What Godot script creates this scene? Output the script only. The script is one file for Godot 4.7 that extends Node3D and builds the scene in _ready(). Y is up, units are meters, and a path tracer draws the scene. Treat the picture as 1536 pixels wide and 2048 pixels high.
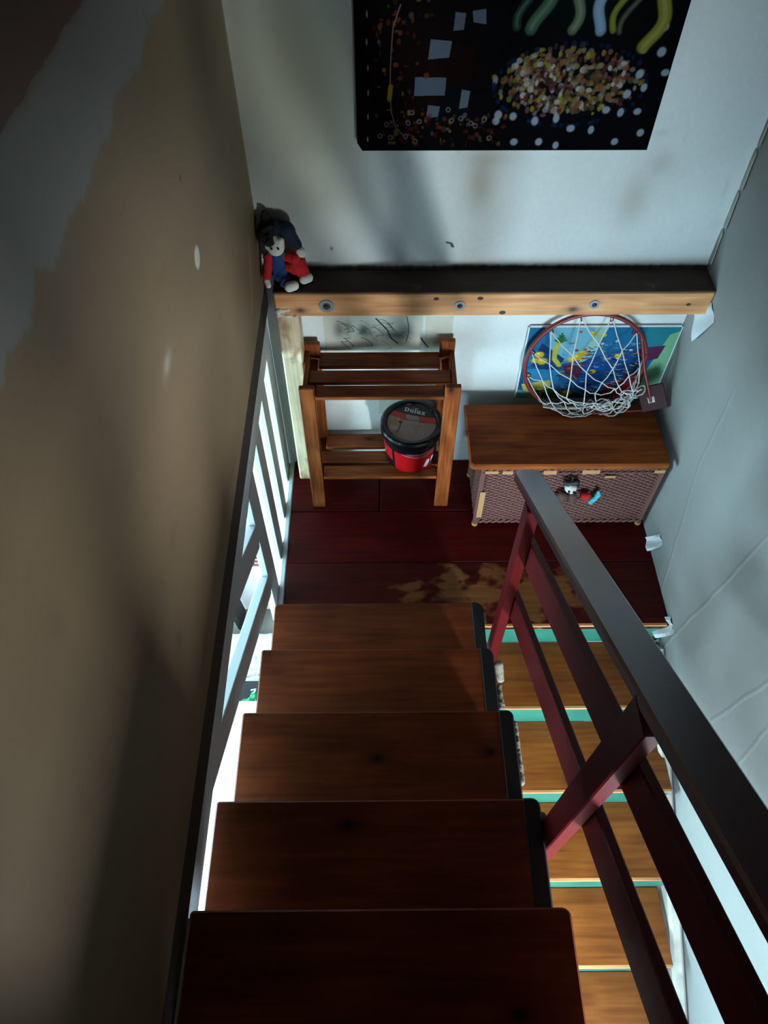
extends Node3D
# Steep wooden stair with a half landing, seen from the upper flight looking down.
# x to the right, y up, -z towards the wall behind the landing; landing floor at y = 0.

var M := {}
var taken := {}
var rng := RandomNumberGenerator.new()

# ------------------------------------------------------------------ set-up
func _ready() -> void:
	rng.seed = 7
	# camera
	var cam := Camera3D.new()
	cam.name = "camera"
	add_child(cam)
	cam.transform = Transform3D(Basis(Vector3(0.99996, 0.0015, 0.0081), Vector3(0.0053, 0.5852, -0.8109), Vector3(-0.0059, 0.8109, 0.5852)).orthonormalized(), Vector3(0, 2.5067, 0))
	cam.keep_aspect = Camera3D.KEEP_HEIGHT
	cam.fov = 70.088
	cam.near = 0.02
	cam.far = 60.0
	cam.current = true
	# sky and exposure
	var we := WorldEnvironment.new()
	we.name = "world"
	var env := Environment.new()
	env.background_mode = Environment.BG_COLOR
	env.background_color = Color(0.55, 0.66, 0.75)
	env.tonemap_mode = Environment.TONE_MAPPER_LINEAR
	env.tonemap_exposure = 0.9
	env.sdfgi_enabled = true
	env.ssao_enabled = true
	env.ssil_enabled = true
	we.environment = env
	add_child(we)
	# daylight through the two windows of the lower storey, and an added side fill
	area_light("stair_window_light", Vector3(0.74, 0.10, 2.58), Vector3(0, 0.0, -1), Vector2(0.62, 2.0), Color(0.74, 0.89, 1.0), 20.0)
	area_light("side_fill_light", Vector3(1.06, 0.48, 0.88), Vector3(-1, 0.0, 0.0), Vector2(0.40, 0.40), Color(0.88, 0.95, 1.0), 26.0)  # unseen fill lamp, added to brighten the left wall
	area_light("room_window_light", Vector3(-3.40, -0.15, -0.75), Vector3(1, -0.05, -0.22), Vector2(1.7, 1.2), Color(0.72, 0.92, 1.0), 56.0)

	make_materials()
	build_shell()
	build_floor()
	build_upper_flight()
	build_lower_flight()
	build_red_railing()
	build_white_railing()
	build_beam()
	build_shelf()
	build_chest()
	build_painting()
	build_poster()
	build_bucket()
	build_hoop()
	build_doll()
	build_lower_room()

func area_light(called: String, at: Vector3, towards: Vector3, size: Vector2, col: Color, energy: float) -> void:
	var l := AreaLight3D.new()
	l.name = called
	l.area_size = size
	l.area_normalize_energy = true
	l.light_color = col
	l.light_energy = energy
	l.area_range = 14.0
	l.area_attenuation = 2.0
	l.shadow_enabled = true
	add_child(l)
	l.look_at_from_position(at, at + towards, Vector3.UP)

# ------------------------------------------------------------------ nodes
func numbered(called: String) -> String:
	if not taken.has(called):
		taken[called] = 0
		return called
	taken[called] += 1
	return "%s_%03d" % [called, taken[called]]

func tag(o: Node, label := "", category := "", group := "", kind := "") -> Node:
	if label != "": o.set_meta("label", label)
	if category != "": o.set_meta("category", category)
	if group != "": o.set_meta("group", group)
	if kind != "": o.set_meta("kind", kind)
	return o

func thing(called: String, label: String, category: String, at := Vector3.ZERO, turn := 0.0) -> Node3D:
	var o := Node3D.new()
	o.name = numbered(called)
	add_child(o)
	o.position = at
	o.rotation.y = turn
	tag(o, label, category)
	return o

func part(called: String, mesh: Mesh, mat: Material, parent: Node, xf := Transform3D()) -> MeshInstance3D:
	var o := MeshInstance3D.new()
	if parent == self:
		o.name = numbered(called)
	else:
		o.name = called
	o.mesh = mesh
	o.material_override = mat
	o.transform = xf
	o.cast_shadow = GeometryInstance3D.SHADOW_CASTING_SETTING_DOUBLE_SIDED
	parent.add_child(o, true)
	return o

func struct(called: String, label: String, category: String, mesh: Mesh, mat: Material, xf := Transform3D()) -> MeshInstance3D:
	var o := part(called, mesh, mat, self, xf)
	tag(o, label, category, "", "structure")
	return o

func at(p: Vector3) -> Transform3D:
	return Transform3D(Basis(), p)

# a board from a to b, w wide towards "up", t thick; its grain runs along it
func board(called: String, parent: Node, a: Vector3, b: Vector3, w: float, t: float, up: Vector3, mat: Material, bevel := 0.003) -> MeshInstance3D:
	var x := (b - a).normalized()
	var z := x.cross(up).normalized()
	var y := z.cross(x)
	return part(called, cbox(Vector3((b - a).length(), w, t), bevel), mat, parent, Transform3D(Basis(x, y, z), (a + b) / 2))

# an axis-aligned block between two corners
func block(called: String, parent: Node, lo: Vector3, hi: Vector3, mat: Material, bevel := 0.003) -> MeshInstance3D:
	return part(called, cbox(hi - lo, bevel), mat, parent, at((lo + hi) / 2))

# ------------------------------------------------------------------ shapes
func st_new() -> SurfaceTool:
	var st := SurfaceTool.new()
	st.begin(Mesh.PRIMITIVE_TRIANGLES)
	return st

func tri(st: SurfaceTool, a: Vector3, b: Vector3, c: Vector3, n: Vector3) -> void:
	if (b - a).cross(c - a).dot(n) > 0.0:
		var k := b
		b = c
		c = k
	for p in [a, b, c]:
		st.set_normal(n)
		st.set_uv(Vector2(p.x, p.y))
		st.add_vertex(p)

func quad(st: SurfaceTool, a: Vector3, b: Vector3, c: Vector3, d: Vector3, n: Vector3) -> void:
	tri(st, a, b, c, n)
	tri(st, a, c, d, n)

func cbox(size: Vector3, bevel := 0.003) -> ArrayMesh:
	var st := st_new()
	add_cbox(st, size, Transform3D(), bevel)
	return st.commit()

func add_cbox(st: SurfaceTool, size: Vector3, xf: Transform3D, bevel := 0.003) -> void:
	var h := size / 2
	var b := minf(bevel, minf(h.x, minf(h.y, h.z)) * 0.6)
	for ax in 3:
		var u := (ax + 1) % 3
		var v := (ax + 2) % 3
		for s in [-1.0, 1.0]:
			var n := Vector3.ZERO
			n[ax] = s
			var q := []
			for k in [[-1, -1], [1, -1], [1, 1], [-1, 1]]:
				var p := Vector3.ZERO
				p[ax] = s * h[ax]
				p[u] = k[0] * (h[u] - b)
				p[v] = k[1] * (h[v] - b)
				q.append(xf * p)
			quad(st, q[0], q[1], q[2], q[3], (xf.basis * n).normalized())
		for su in [-1.0, 1.0]:
			for sv in [-1.0, 1.0]:
				var n := Vector3.ZERO
				n[u] = su
				n[v] = sv
				var q := []
				for k in [[-1, 0], [1, 0], [1, 1], [-1, 1]]:
					var p := Vector3.ZERO
					p[ax] = k[0] * (h[ax] - b)
					p[u] = su * (h[u] - (b if k[1] else 0.0))
					p[v] = sv * (h[v] - (0.0 if k[1] else b))
					q.append(xf * p)
				quad(st, q[0], q[1], q[2], q[3], (xf.basis * n).normalized())
	for sx in [-1.0, 1.0]:
		for sy in [-1.0, 1.0]:
			for sz in [-1.0, 1.0]:
				var s := Vector3(sx, sy, sz)
				tri(st, xf * (s * Vector3(h.x, h.y - b, h.z - b)), xf * (s * Vector3(h.x - b, h.y, h.z - b)), xf * (s * Vector3(h.x - b, h.y - b, h.z)), (xf.basis * s).normalized())

# box whose texture coordinates are a flat map over two world axes
func uvbox(lo: Vector3, hi: Vector3, au: int, av: int, u0: float, u1: float, v0: float, v1: float) -> ArrayMesh:
	var st := st_new()
	for ax in 3:
		var u := (ax + 1) % 3
		var v := (ax + 2) % 3
		for s in 2:
			var n := Vector3.ZERO
			n[ax] = 1.0 if s else -1.0
			var q := []
			for k in [[0, 0], [1, 0], [1, 1], [0, 1]]:
				var p := Vector3.ZERO
				p[ax] = hi[ax] if s else lo[ax]
				p[u] = hi[u] if k[0] else lo[u]
				p[v] = hi[v] if k[1] else lo[v]
				q.append(p)
			for t in [[0, 1, 2], [0, 2, 3]]:
				var a: Vector3 = q[t[0]]
				var b: Vector3 = q[t[1]]
				var c: Vector3 = q[t[2]]
				if (b - a).cross(c - a).dot(n) > 0.0:
					var kk := b
					b = c
					c = kk
				for p in [a, b, c]:
					st.set_normal(n)
					st.set_uv(Vector2((p[au] - u0) / (u1 - u0), 1.0 - (p[av] - v0) / (v1 - v0)))
					st.add_vertex(p)
	st.index()
	st.generate_tangents()
	return st.commit()

# a flat polygon (x, z) of some thickness in y, with chamfered rims
func prism(poly: PackedVector2Array, t: float, bevel := 0.003) -> ArrayMesh:
	var st := st_new()
	var area := 0.0
	var n := poly.size()
	for i in n:
		area += poly[i].cross(poly[(i + 1) % n])
	var pts := poly.duplicate()
	if area < 0.0:
		pts.reverse()
	var inn := PackedVector2Array()
	for i in n:
		var e1 := (pts[i] - pts[(i + n - 1) % n]).normalized()
		var e2 := (pts[(i + 1) % n] - pts[i]).normalized()
		var n1 := Vector2(-e1.y, e1.x)
		var n2 := Vector2(-e2.y, e2.x)
		inn.append(pts[i] + (n1 + n2) / maxf(0.3, 1.0 + n1.dot(n2)) * bevel)
	var h := t / 2
	for i in n:
		var j := (i + 1) % n
		var e := (pts[j] - pts[i]).normalized()
		var out := Vector3(e.y, 0, -e.x)
		var f := func(p: Vector2, y: float) -> Vector3: return Vector3(p.x, y, p.y)
		quad(st, f.call(pts[i], -h + bevel), f.call(pts[j], -h + bevel), f.call(pts[j], h - bevel), f.call(pts[i], h - bevel), out)
		for s in [-1.0, 1.0]:
			quad(st, f.call(pts[i], s * (h - bevel)), f.call(pts[j], s * (h - bevel)), f.call(inn[j], s * h), f.call(inn[i], s * h), (out + Vector3(0, s, 0)).normalized())
	var idx := Geometry2D.triangulate_polygon(inn)
	for k in range(0, idx.size(), 3):
		for s in [-1.0, 1.0]:
			var q := []
			for m in 3:
				q.append(Vector3(inn[idx[k + m]].x, s * h, inn[idx[k + m]].y))
			tri(st, q[0], q[1], q[2], Vector3(0, s, 0))
	return st.commit()

# rectangle x0..x1, z0..z1 whose far corners (z0) are rounded
func rounded(x0: float, x1: float, z0: float, z1: float, rl: float, rr: float) -> PackedVector2Array:
	var p := PackedVector2Array([Vector2(x1, z1), Vector2(x0, z1)])
	for i in 7:
		var a := i / 6.0 * PI / 2
		p.append(Vector2(x0 + rl - rl * cos(a), z0 + rl - rl * sin(a)))
	for i in 7:
		var a := i / 6.0 * PI / 2
		p.append(Vector2(x1 - rr + rr * sin(a), z0 + rr - rr * cos(a)))
	return p

func add_tube(st: SurfaceTool, pts: Array, r: float, sides := 8, closed := false) -> void:
	var n := pts.size()
	var rings := []
	var side := Vector3.ZERO
	for i in n:
		var a: Vector3 = pts[(i + n - 1) % n] if closed else pts[maxi(i - 1, 0)]
		var b: Vector3 = pts[(i + 1) % n] if closed else pts[mini(i + 1, n - 1)]
		var d := (b - a).normalized()
		if side == Vector3.ZERO:
			side = d.cross(Vector3.UP if absf(d.y) < 0.9 else Vector3.RIGHT).normalized()
		side = (side - d * side.dot(d)).normalized()
		var up := d.cross(side)
		var ring := []
		for k in sides:
			var t := TAU * k / sides
			ring.append((side * cos(t) + up * sin(t)))
		rings.append(ring)
	for i in (n if closed else n - 1):
		var j := (i + 1) % n
		var p0: Vector3 = pts[i]
		var p1: Vector3 = pts[j]
		for k in sides:
			var m := (k + 1) % sides
			var v := [p0 + rings[i][k] * r, p0 + rings[i][m] * r, p1 + rings[j][m] * r, p1 + rings[j][k] * r]
			var nn := [rings[i][k], rings[i][m], rings[j][m], rings[j][k]]
			smooth4(st, v, nn)
	if not closed:
		for e in [0, n - 1]:
			var c: Vector3 = pts[e]
			var d: Vector3 = (c - pts[1 if e == 0 else n - 2]).normalized()
			for k in sides:
				tri(st, c, c + rings[e][k] * r, c + rings[e][(k + 1) % sides] * r, d)

func smooth4(st: SurfaceTool, v: Array, nn: Array, uv := []) -> void:
	for t in [[0, 1, 2], [0, 2, 3]]:
		var o: Array = t.duplicate()
		var a: Vector3 = v[o[0]]
		if (v[o[1]] - a).cross(v[o[2]] - a).dot(nn[o[0]] + nn[o[1]] + nn[o[2]]) > 0.0:
			o = [t[0], t[2], t[1]]
		for k in o:
			st.set_normal(nn[k])
			st.set_uv(uv[k] if uv.size() else Vector2(v[k].x, v[k].y))
			st.add_vertex(v[k])

func tube(pts: Array, r: float, sides := 8, closed := false) -> ArrayMesh:
	var st := st_new()
	add_tube(st, pts, r, sides, closed)
	return st.commit()

# profile of (radius, height) turned about y; u runs round, v along the profile
func lathe(prof: Array, seg := 40) -> ArrayMesh:
	var st := st_new()
	var n := prof.size()
	var run := [0.0]
	for i in n - 1:
		run.append(run[i] + (prof[i + 1] as Vector2).distance_to(prof[i]))
	for i in n - 1:
		var a: Vector2 = prof[i]
		var b: Vector2 = prof[i + 1]
		if a.distance_to(b) < 1e-6:
			continue
		var e := (b - a).normalized()
		var nr := Vector2(e.y, -e.x)
		for k in seg:
			var v := []
			var nn := []
			var uv := []
			for c in [[k, a, i], [k + 1, a, i], [k + 1, b, i + 1], [k, b, i + 1]]:
				var t: float = TAU * c[0] / seg
				var d := Vector3(sin(t), 0, cos(t))
				v.append(d * c[1].x + Vector3(0, c[1].y, 0))
				nn.append((d * nr.x + Vector3(0, nr.y, 0)).normalized())
				uv.append(Vector2(float(c[0]) / seg, 1.0 - run[c[2]] / run[n - 1]))
			smooth4(st, v, nn, uv)
	return st.commit()

# smooth union of tapered capsules [a, b, ra, rb], meshed with surface nets
func blob(caps: Array, k := 0.01, cell := 0.004, rough := 0.0) -> ArrayMesh:
	var lo := Vector3.INF
	var hi := -Vector3.INF
	for c in caps:
		var r: float = maxf(c[2], c[3])
		for p in [c[0], c[1]]:
			lo = lo.min(p - Vector3.ONE * r)
			hi = hi.max(p + Vector3.ONE * r)
	lo -= Vector3.ONE * (cell * 2.5 + k)
	hi += Vector3.ONE * (cell * 2.5 + k)
	var nx := int((hi.x - lo.x) / cell) + 2
	var ny := int((hi.y - lo.y) / cell) + 2
	var nz := int((hi.z - lo.z) / cell) + 2
	var noise := FastNoiseLite.new()
	noise.seed = 5
	noise.frequency = 40.0
	var f := PackedFloat32Array()
	f.resize(nx * ny * nz)
	var i := 0
	for z in nz:
		for y in ny:
			for x in nx:
				var p := lo + Vector3(x, y, z) * cell
				var d := 1e9
				for c in caps:
					var a: Vector3 = c[0]
					var ab: Vector3 = c[1] - a
					var t := clampf((p - a).dot(ab) / maxf(ab.length_squared(), 1e-9), 0, 1)
					var e := (p - a - ab * t).length() - lerpf(c[2], c[3], t)
					var h := clampf(0.5 + 0.5 * (d - e) / k, 0, 1)
					d = lerpf(d, e, h) - k * h * (1 - h) if d < 1e8 else e
				if rough > 0.0:
					d += rough * noise.get_noise_3dv(p)
				f[i] = d
				i += 1
	var at_cell := {}
	var vs := PackedVector3Array()
	var ns := PackedVector3Array()
	var ind := PackedInt32Array()
	var off := [0, 1, nx, nx + 1, nx * ny, nx * ny + 1, nx * ny + nx, nx * ny + nx + 1]
	for z in nz - 1:
		for y in ny - 1:
			for x in nx - 1:
				var b := (z * ny + y) * nx + x
				var neg := 0
				for o in 8:
					if f[b + off[o]] < 0.0: neg += 1
				if neg == 0 or neg == 8:
					continue
				var s := Vector3.ZERO
				var cnt := 0
				for o in 8:
					for ax in 3:
						var o2 := o | (1 << ax)
						if o2 == o: continue
						var d0 := f[b + off[o]]
						var d1 := f[b + off[o2]]
						if (d0 < 0.0) == (d1 < 0.0): continue
						var q := Vector3(o & 1, (o >> 1) & 1, (o >> 2) & 1)
						q[ax] += d0 / (d0 - d1)
						s += q
						cnt += 1
				var g := Vector3(f[b + off[1]] + f[b + off[3]] + f[b + off[5]] + f[b + off[7]] - f[b] - f[b + off[2]] - f[b + off[4]] - f[b + off[6]],
					f[b + off[2]] + f[b + off[3]] + f[b + off[6]] + f[b + off[7]] - f[b] - f[b + off[1]] - f[b + off[4]] - f[b + off[5]],
					f[b + off[4]] + f[b + off[5]] + f[b + off[6]] + f[b + off[7]] - f[b] - f[b + off[1]] - f[b + off[2]] - f[b + off[3]])
				at_cell[b] = vs.size()
				vs.append(lo + (Vector3(x, y, z) + s / cnt) * cell)
				ns.append(g.normalized())
	var stride := [1, nx, nx * ny]
	for z in range(1, nz - 1):
		for y in range(1, ny - 1):
			for x in range(1, nx - 1):
				var b := (z * ny + y) * nx + x
				for ax in 3:
					var d0 := f[b]
					var d1 := f[b + stride[ax]]
					if (d0 < 0.0) == (d1 < 0.0): continue
					var u: int = stride[(ax + 1) % 3]
					var v: int = stride[(ax + 2) % 3]
					if not (at_cell.has(b) and at_cell.has(b - u) and at_cell.has(b - v) and at_cell.has(b - u - v)): continue
					var q := [at_cell[b], at_cell[b - u], at_cell[b - u - v], at_cell[b - v]]
					if d0 < 0.0:
						q.reverse()
					ind.append_array([q[0], q[1], q[2], q[0], q[2], q[3]])
	var arr := []
	arr.resize(Mesh.ARRAY_MAX)
	arr[Mesh.ARRAY_VERTEX] = vs
	arr[Mesh.ARRAY_NORMAL] = ns
	arr[Mesh.ARRAY_INDEX] = ind
	var m := ArrayMesh.new()
	m.add_surface_from_arrays(Mesh.PRIMITIVE_TRIANGLES, arr)
	return m

# a thin curled sheet: corner points a b c d, bulged by "curl" along n, t thick
func sheet(a: Vector3, b: Vector3, c: Vector3, d: Vector3, n: Vector3, curl: float, t := 0.0015, div := 6) -> ArrayMesh:
	var st := st_new()
	var g := []
	for i in div + 1:
		var row := []
		for j in div + 1:
			var u := float(i) / div
			var v := float(j) / div
			var p := a.lerp(b, u).lerp(d.lerp(c, u), v)
			row.append(p + n * curl * (v * v * 0.9 + 0.12 * sin(u * 7.0 + v * 3.0)))
		g.append(row)
	for i in div:
		for j in div:
			var p0: Vector3 = g[i][j]
			var p1: Vector3 = g[i + 1][j]
			var p2: Vector3 = g[i + 1][j + 1]
			var p3: Vector3 = g[i][j + 1]
			var nn := (p1 - p0).cross(p3 - p0).normalized()
			if nn.dot(n) < 0: nn = -nn
			quad(st, p0 + nn * t, p1 + nn * t, p2 + nn * t, p3 + nn * t, nn)
			quad(st, p0, p1, p2, p3, -nn)
	for i in div:
		for e in [[g[i][0], g[i + 1][0]], [g[i][div], g[i + 1][div]], [g[0][i], g[0][i + 1]], [g[div][i], g[div][i + 1]]]:
			var w: Vector3 = (e[1] - e[0]).cross(n).normalized()
			quad(st, e[0], e[1], e[1] + n * t, e[0] + n * t, w)
	return st.commit()

# ------------------------------------------------------------------ textures
func noise_bytes(sd: int, w: int, h: int, freq: float, ow: int, oh: int, octaves := 4) -> PackedByteArray:
	var n := FastNoiseLite.new()
	n.seed = sd
	n.noise_type = FastNoiseLite.TYPE_SIMPLEX_SMOOTH
	n.frequency = freq
	n.fractal_octaves = octaves
	var im := n.get_seamless_image(w, h)
	im.convert(Image.FORMAT_L8)
	if w != ow or h != oh:
		im.resize(ow, oh, Image.INTERPOLATE_CUBIC)
	return im.get_data()

# planks' wood: fibres along u, blotches, and a few knots
func wood_image(sd: int, dark: Color, light: Color, knots := 3, size := 512, blotch := 0.35, worn := 0.0, worn_col := Color.BLACK) -> Image:
	var a := noise_bytes(sd, 64, 512, 0.025, size, size)
	var b := noise_bytes(sd + 1, 32, 512, 0.09, size, size, 2)
	var c := noise_bytes(sd + 2, 256, 256, 0.012, size, size)
	var w := noise_bytes(sd + 3, 192, 256, 0.015, size, size, 5)
	var px := PackedByteArray()
	px.resize(size * size * 3)
	var r := RandomNumberGenerator.new()
	r.seed = sd
	for i in size * size:
		var t := (a[i] * (0.65 - blotch * 0.5) + b[i] * 0.35 + c[i] * blotch * 0.5) / 255.0
		t = clampf((t - 0.5) * 1.7 + 0.5, 0, 1)
		var col := dark.lerp(light, t)
		if worn > 0.0:
			col = col.lerp(worn_col, smoothstep(1.0 - worn - 0.12, 1.0 - worn + 0.12, w[i] / 255.0))
		px[i * 3] = int(col.r * 255)
		px[i * 3 + 1] = int(col.g * 255)
		px[i * 3 + 2] = int(col.b * 255)
	var im := Image.create_from_data(size, size, false, Image.FORMAT_RGB8, px)
	for k in knots:
		var p := Vector2(r.randf() * size, r.randf() * size)
		var kd := dark.darkened(0.55)
		smudge(im, p, Vector2(26, 11), kd, 0.55)
		smudge(im, p, Vector2(8, 6), kd.darkened(0.3), 0.9)
	return im

func plaster_image(sd: int, w: int, h: int, base: Color, amp: float) -> Image:
	var a := noise_bytes(sd, 256, 256, 0.01, w, h)
	var b := noise_bytes(sd + 1, 512, 512, 0.15, w, h, 3)
	var px := PackedByteArray()
	px.resize(w * h * 3)
	for i in w * h:
		var t := 1.0 + amp * ((a[i] - 128) / 128.0 * 0.8 + (b[i] - 128) / 128.0 * 0.3)
		px[i * 3] = int(clampf(base.r * t, 0, 1) * 255)
		px[i * 3 + 1] = int(clampf(base.g * t, 0, 1) * 255)
		px[i * 3 + 2] = int(clampf(base.b * t, 0, 1) * 255)
	return Image.create_from_data(w, h, false, Image.FORMAT_RGB8, px)

func smudge(im: Image, c: Vector2, r: Vector2, col: Color, alpha: float, hard := 0.0) -> void:
	for y in range(maxi(0, int(c.y - r.y * 2)), mini(im.get_height(), int(c.y + r.y * 2) + 1)):
		for x in range(maxi(0, int(c.x - r.x * 2)), mini(im.get_width(), int(c.x + r.x * 2) + 1)):
			var d := Vector2((x - c.x) / r.x, (y - c.y) / r.y).length()
			var k := exp(-d * d * 1.5) if hard == 0.0 else 1.0 - smoothstep(1.0 - hard * 0.3, 1.0 + hard * 0.3, d)
			if k > 0.004:
				im.set_pixel(x, y, im.get_pixel(x, y).lerp(col, k * alpha))

func stroke(im: Image, pts: Array, w: float, col: Color, alpha := 1.0) -> void:
	for i in pts.size() - 1:
		var a: Vector2 = pts[i]
		var b: Vector2 = pts[i + 1]
		var n := maxi(1, int((b - a).length() / maxf(w * 0.6, 0.7)))
		for k in n:
			smudge(im, a.lerp(b, float(k) / n), Vector2(w, w), col, alpha, 1.0)

func patch(im: Image, poly: Array, col: Color, alpha := 1.0) -> void:
	var pp := PackedVector2Array(poly)
	var lo := pp[0]
	var hi := pp[0]
	for p in pp:
		lo = lo.min(p)
		hi = hi.max(p)
	for y in range(maxi(0, int(lo.y)), mini(im.get_height(), int(hi.y) + 1)):
		for x in range(maxi(0, int(lo.x)), mini(im.get_width(), int(hi.x) + 1)):
			if Geometry2D.is_point_in_polygon(Vector2(x + 0.5, y + 0.5), pp):
				im.set_pixel(x, y, im.get_pixel(x, y).lerp(col, alpha))

func mat(col: Color, rough := 0.6, tex: Image = null, tri_scale := 0.0, spec := 0.5) -> StandardMaterial3D:
	var m := StandardMaterial3D.new()
	m.albedo_color = col
	m.roughness = rough
	m.metallic_specular = spec
	if tex:
		m.albedo_texture = ImageTexture.create_from_image(tex)
		if tri_scale > 0.0:
			m.uv1_triplanar = true
			m.uv1_scale = Vector3.ONE * tri_scale
	return m

# the same material with its grain shifted, so that neighbouring boards differ
func variants(m: StandardMaterial3D, n: int, tint := 0.12) -> Array:
	var out := []
	for i in n:
		var v: StandardMaterial3D = m.duplicate()
		v.uv1_offset = Vector3(rng.randf(), rng.randf(), rng.randf())
		var k := 1.0 - tint * rng.randf()
		v.albedo_color = Color(m.albedo_color.r * k, m.albedo_color.g * k, m.albedo_color.b * k)
		out.append(v)
	return out

func make_materials() -> void:
	var W := Color.WHITE
	M.pine = mat(W, 0.55, wood_image(11, Color(0.66, 0.42, 0.23), Color(0.88, 0.63, 0.40), 4), 1.1)
	M.beam_top = mat(W, 0.8, wood_image(15, Color(0.16, 0.11, 0.07), Color(0.28, 0.19, 0.12), 3, 512, 0.5, 0.1, Color(0.42, 0.36, 0.28)), 1.3)
	M.shelf = mat(W, 0.42, wood_image(21, Color(0.38, 0.17, 0.07), Color(0.68, 0.37, 0.17), 4), 1.4, 0.3)
	M.tread = mat(W, 0.48, wood_image(31, Color(0.36, 0.155, 0.066), Color(0.57, 0.27, 0.115), 4, 512, 0.7), 1.0, 0.3)
	M.low_tread = mat(W, 0.38, wood_image(41, Color(0.42, 0.22, 0.08), Color(0.62, 0.37, 0.15), 4, 512, 0.6), 1.0, 0.35)
	M.red_floor = mat(W, 0.42, wood_image(51, Color(0.24, 0.035, 0.03), Color(0.38, 0.065, 0.05), 1, 512, 0.6), 0.9, 0.25)
	M.worn_floor = worn_plank()
	M.chest_lid = mat(W, 0.5, wood_image(61, Color(0.40, 0.18, 0.08), Color(0.66, 0.36, 0.16), 4, 512, 0.4), 1.0, 0.2)
	M.red_paint = mat(Color(0.31, 0.034, 0.04), 0.45, null, 0.0, 0.25)
	M.rail_top = mat(Color(0.31, 0.06, 0.12), 0.30)
	M.rail_top.clearcoat_enabled = true
	M.rail_top.clearcoat = 0.9
	M.rail_top.clearcoat_roughness = 0.22
	M.green = mat(W, 0.45, plaster_image(71, 256, 256, Color(0.18, 0.45, 0.37), 0.12), 2.0)
	M.white_paint = mat(Color(0.80, 0.81, 0.81), 0.45)
	M.cream = mat(W, 0.6, wood_image(81, Color(0.64, 0.54, 0.40), Color(0.84, 0.76, 0.63), 2, 512, 0.6, 0.2, Color(0.55, 0.42, 0.28)), 1.2)
	M.dark_wood = mat(Color(0.17, 0.13, 0.10), 0.7)
	M.black_paint = mat(Color(0.035, 0.032, 0.03), 0.6)
	M.plaster = mat(W, 0.9, plaster_image(91, 256, 256, Color(0.74, 0.71, 0.65), 0.14), 3.0)
	M.chip = mat(Color(0.52, 0.47, 0.40), 0.9)
	M.white_wall = mat(Color(0.86, 0.87, 0.87), 0.9)
	M.plain_wall = mat(Color(0.28, 0.25, 0.22), 0.9)
	M.ceiling = mat(Color(0.25, 0.22, 0.20), 0.9)
	M.concrete = mat(W, 0.85, plaster_image(95, 256, 256, Color(0.45, 0.42, 0.38), 0.15), 1.0)
	M.steel = mat(Color(0.55, 0.56, 0.56), 0.4)
	M.steel.metallic = 0.7
	M.dark_steel = mat(Color(0.12, 0.12, 0.12), 0.5)
	M.wicker = variants(mat(Color(0.40, 0.24, 0.20), 0.55), 2, 0.0)[0]
	M.wicker_dark = mat(Color(0.16, 0.09, 0.075), 0.7)
	M.tan = mat(Color(0.66, 0.48, 0.31), 0.6)
	M.rust_red = mat(Color(0.42, 0.09, 0.09), 0.45)
	M.cord = mat(Color(0.78, 0.77, 0.73), 0.8)
	M.black_plastic = mat(Color(0.02, 0.022, 0.025), 0.22)
	M.fabric_red = mat(Color(0.68, 0.05, 0.06), 0.9)
	M.fabric_blue = mat(Color(0.07, 0.22, 0.42), 0.9)
	M.fabric_navy = mat(Color(0.05, 0.09, 0.17), 0.9)
	M.fabric_green = mat(Color(0.08, 0.28, 0.20), 0.9)
	M.fabric_white = mat(Color(0.78, 0.76, 0.70), 0.9)
	M.hair = mat(Color(0.10, 0.065, 0.05), 0.95)
	M.glow = StandardMaterial3D.new()
	M.glow.albedo_color = Color(0.8, 0.85, 0.9)
	M.glow.emission_enabled = true
	M.glow.emission = Color(0.86, 0.94, 1.0)
	M.glow.emission_energy_multiplier = 1.6
	make_wall_back()
	make_wall_left()
	make_wall_right()

# front board of the landing: red paint trodden off at the head of the lower steps
func worn_plank() -> StandardMaterial3D:
	var im := wood_image(57, Color(0.20, 0.045, 0.035), Color(0.32, 0.08, 0.05), 0, 512, 0.6)
	im.resize(1024, 200, Image.INTERPOLATE_CUBIC)
	var bare := wood_image(58, Color(0.42, 0.26, 0.13), Color(0.58, 0.40, 0.22), 0, 512, 0.6)
	bare.resize(1024, 200, Image.INTERPOLATE_CUBIC)
	var nz := noise_bytes(59, 512, 128, 0.02, 1024, 200, 5)
	for y in 200:
		for x in 1024:
			# v is flipped: row 199 is the far edge
			var d := Vector2((x - 520) / 190.0, (y - 105) / 80.0).length()
			var d2 := Vector2((x - 690) / 170.0, (y - 90) / 90.0).length()
			var k := smoothstep(0.42, 0.72, nz[y * 1024 + x] / 255.0 + 0.55 - minf(d, d2) * 0.62)
			k *= 0.85
			if k > 0.0:
				im.set_pixel(x, y, im.get_pixel(x, y).lerp(bare.get_pixel(x, y), k))
	for p in [[505, 165, 18, 9], [490, 118, 11, 9], [520, 40, 16, 12], [420, 70, 34, 14], [610, 150, 20, 8]]:
		smudge(im, Vector2(p[0], p[1]), Vector2(p[2], p[3]), Color(0.11, 0.04, 0.03), 0.85)
	var m := mat(Color.WHITE, 0.5, im, 0.0, 0.25)
	m.texture_repeat = false
	return m

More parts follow.
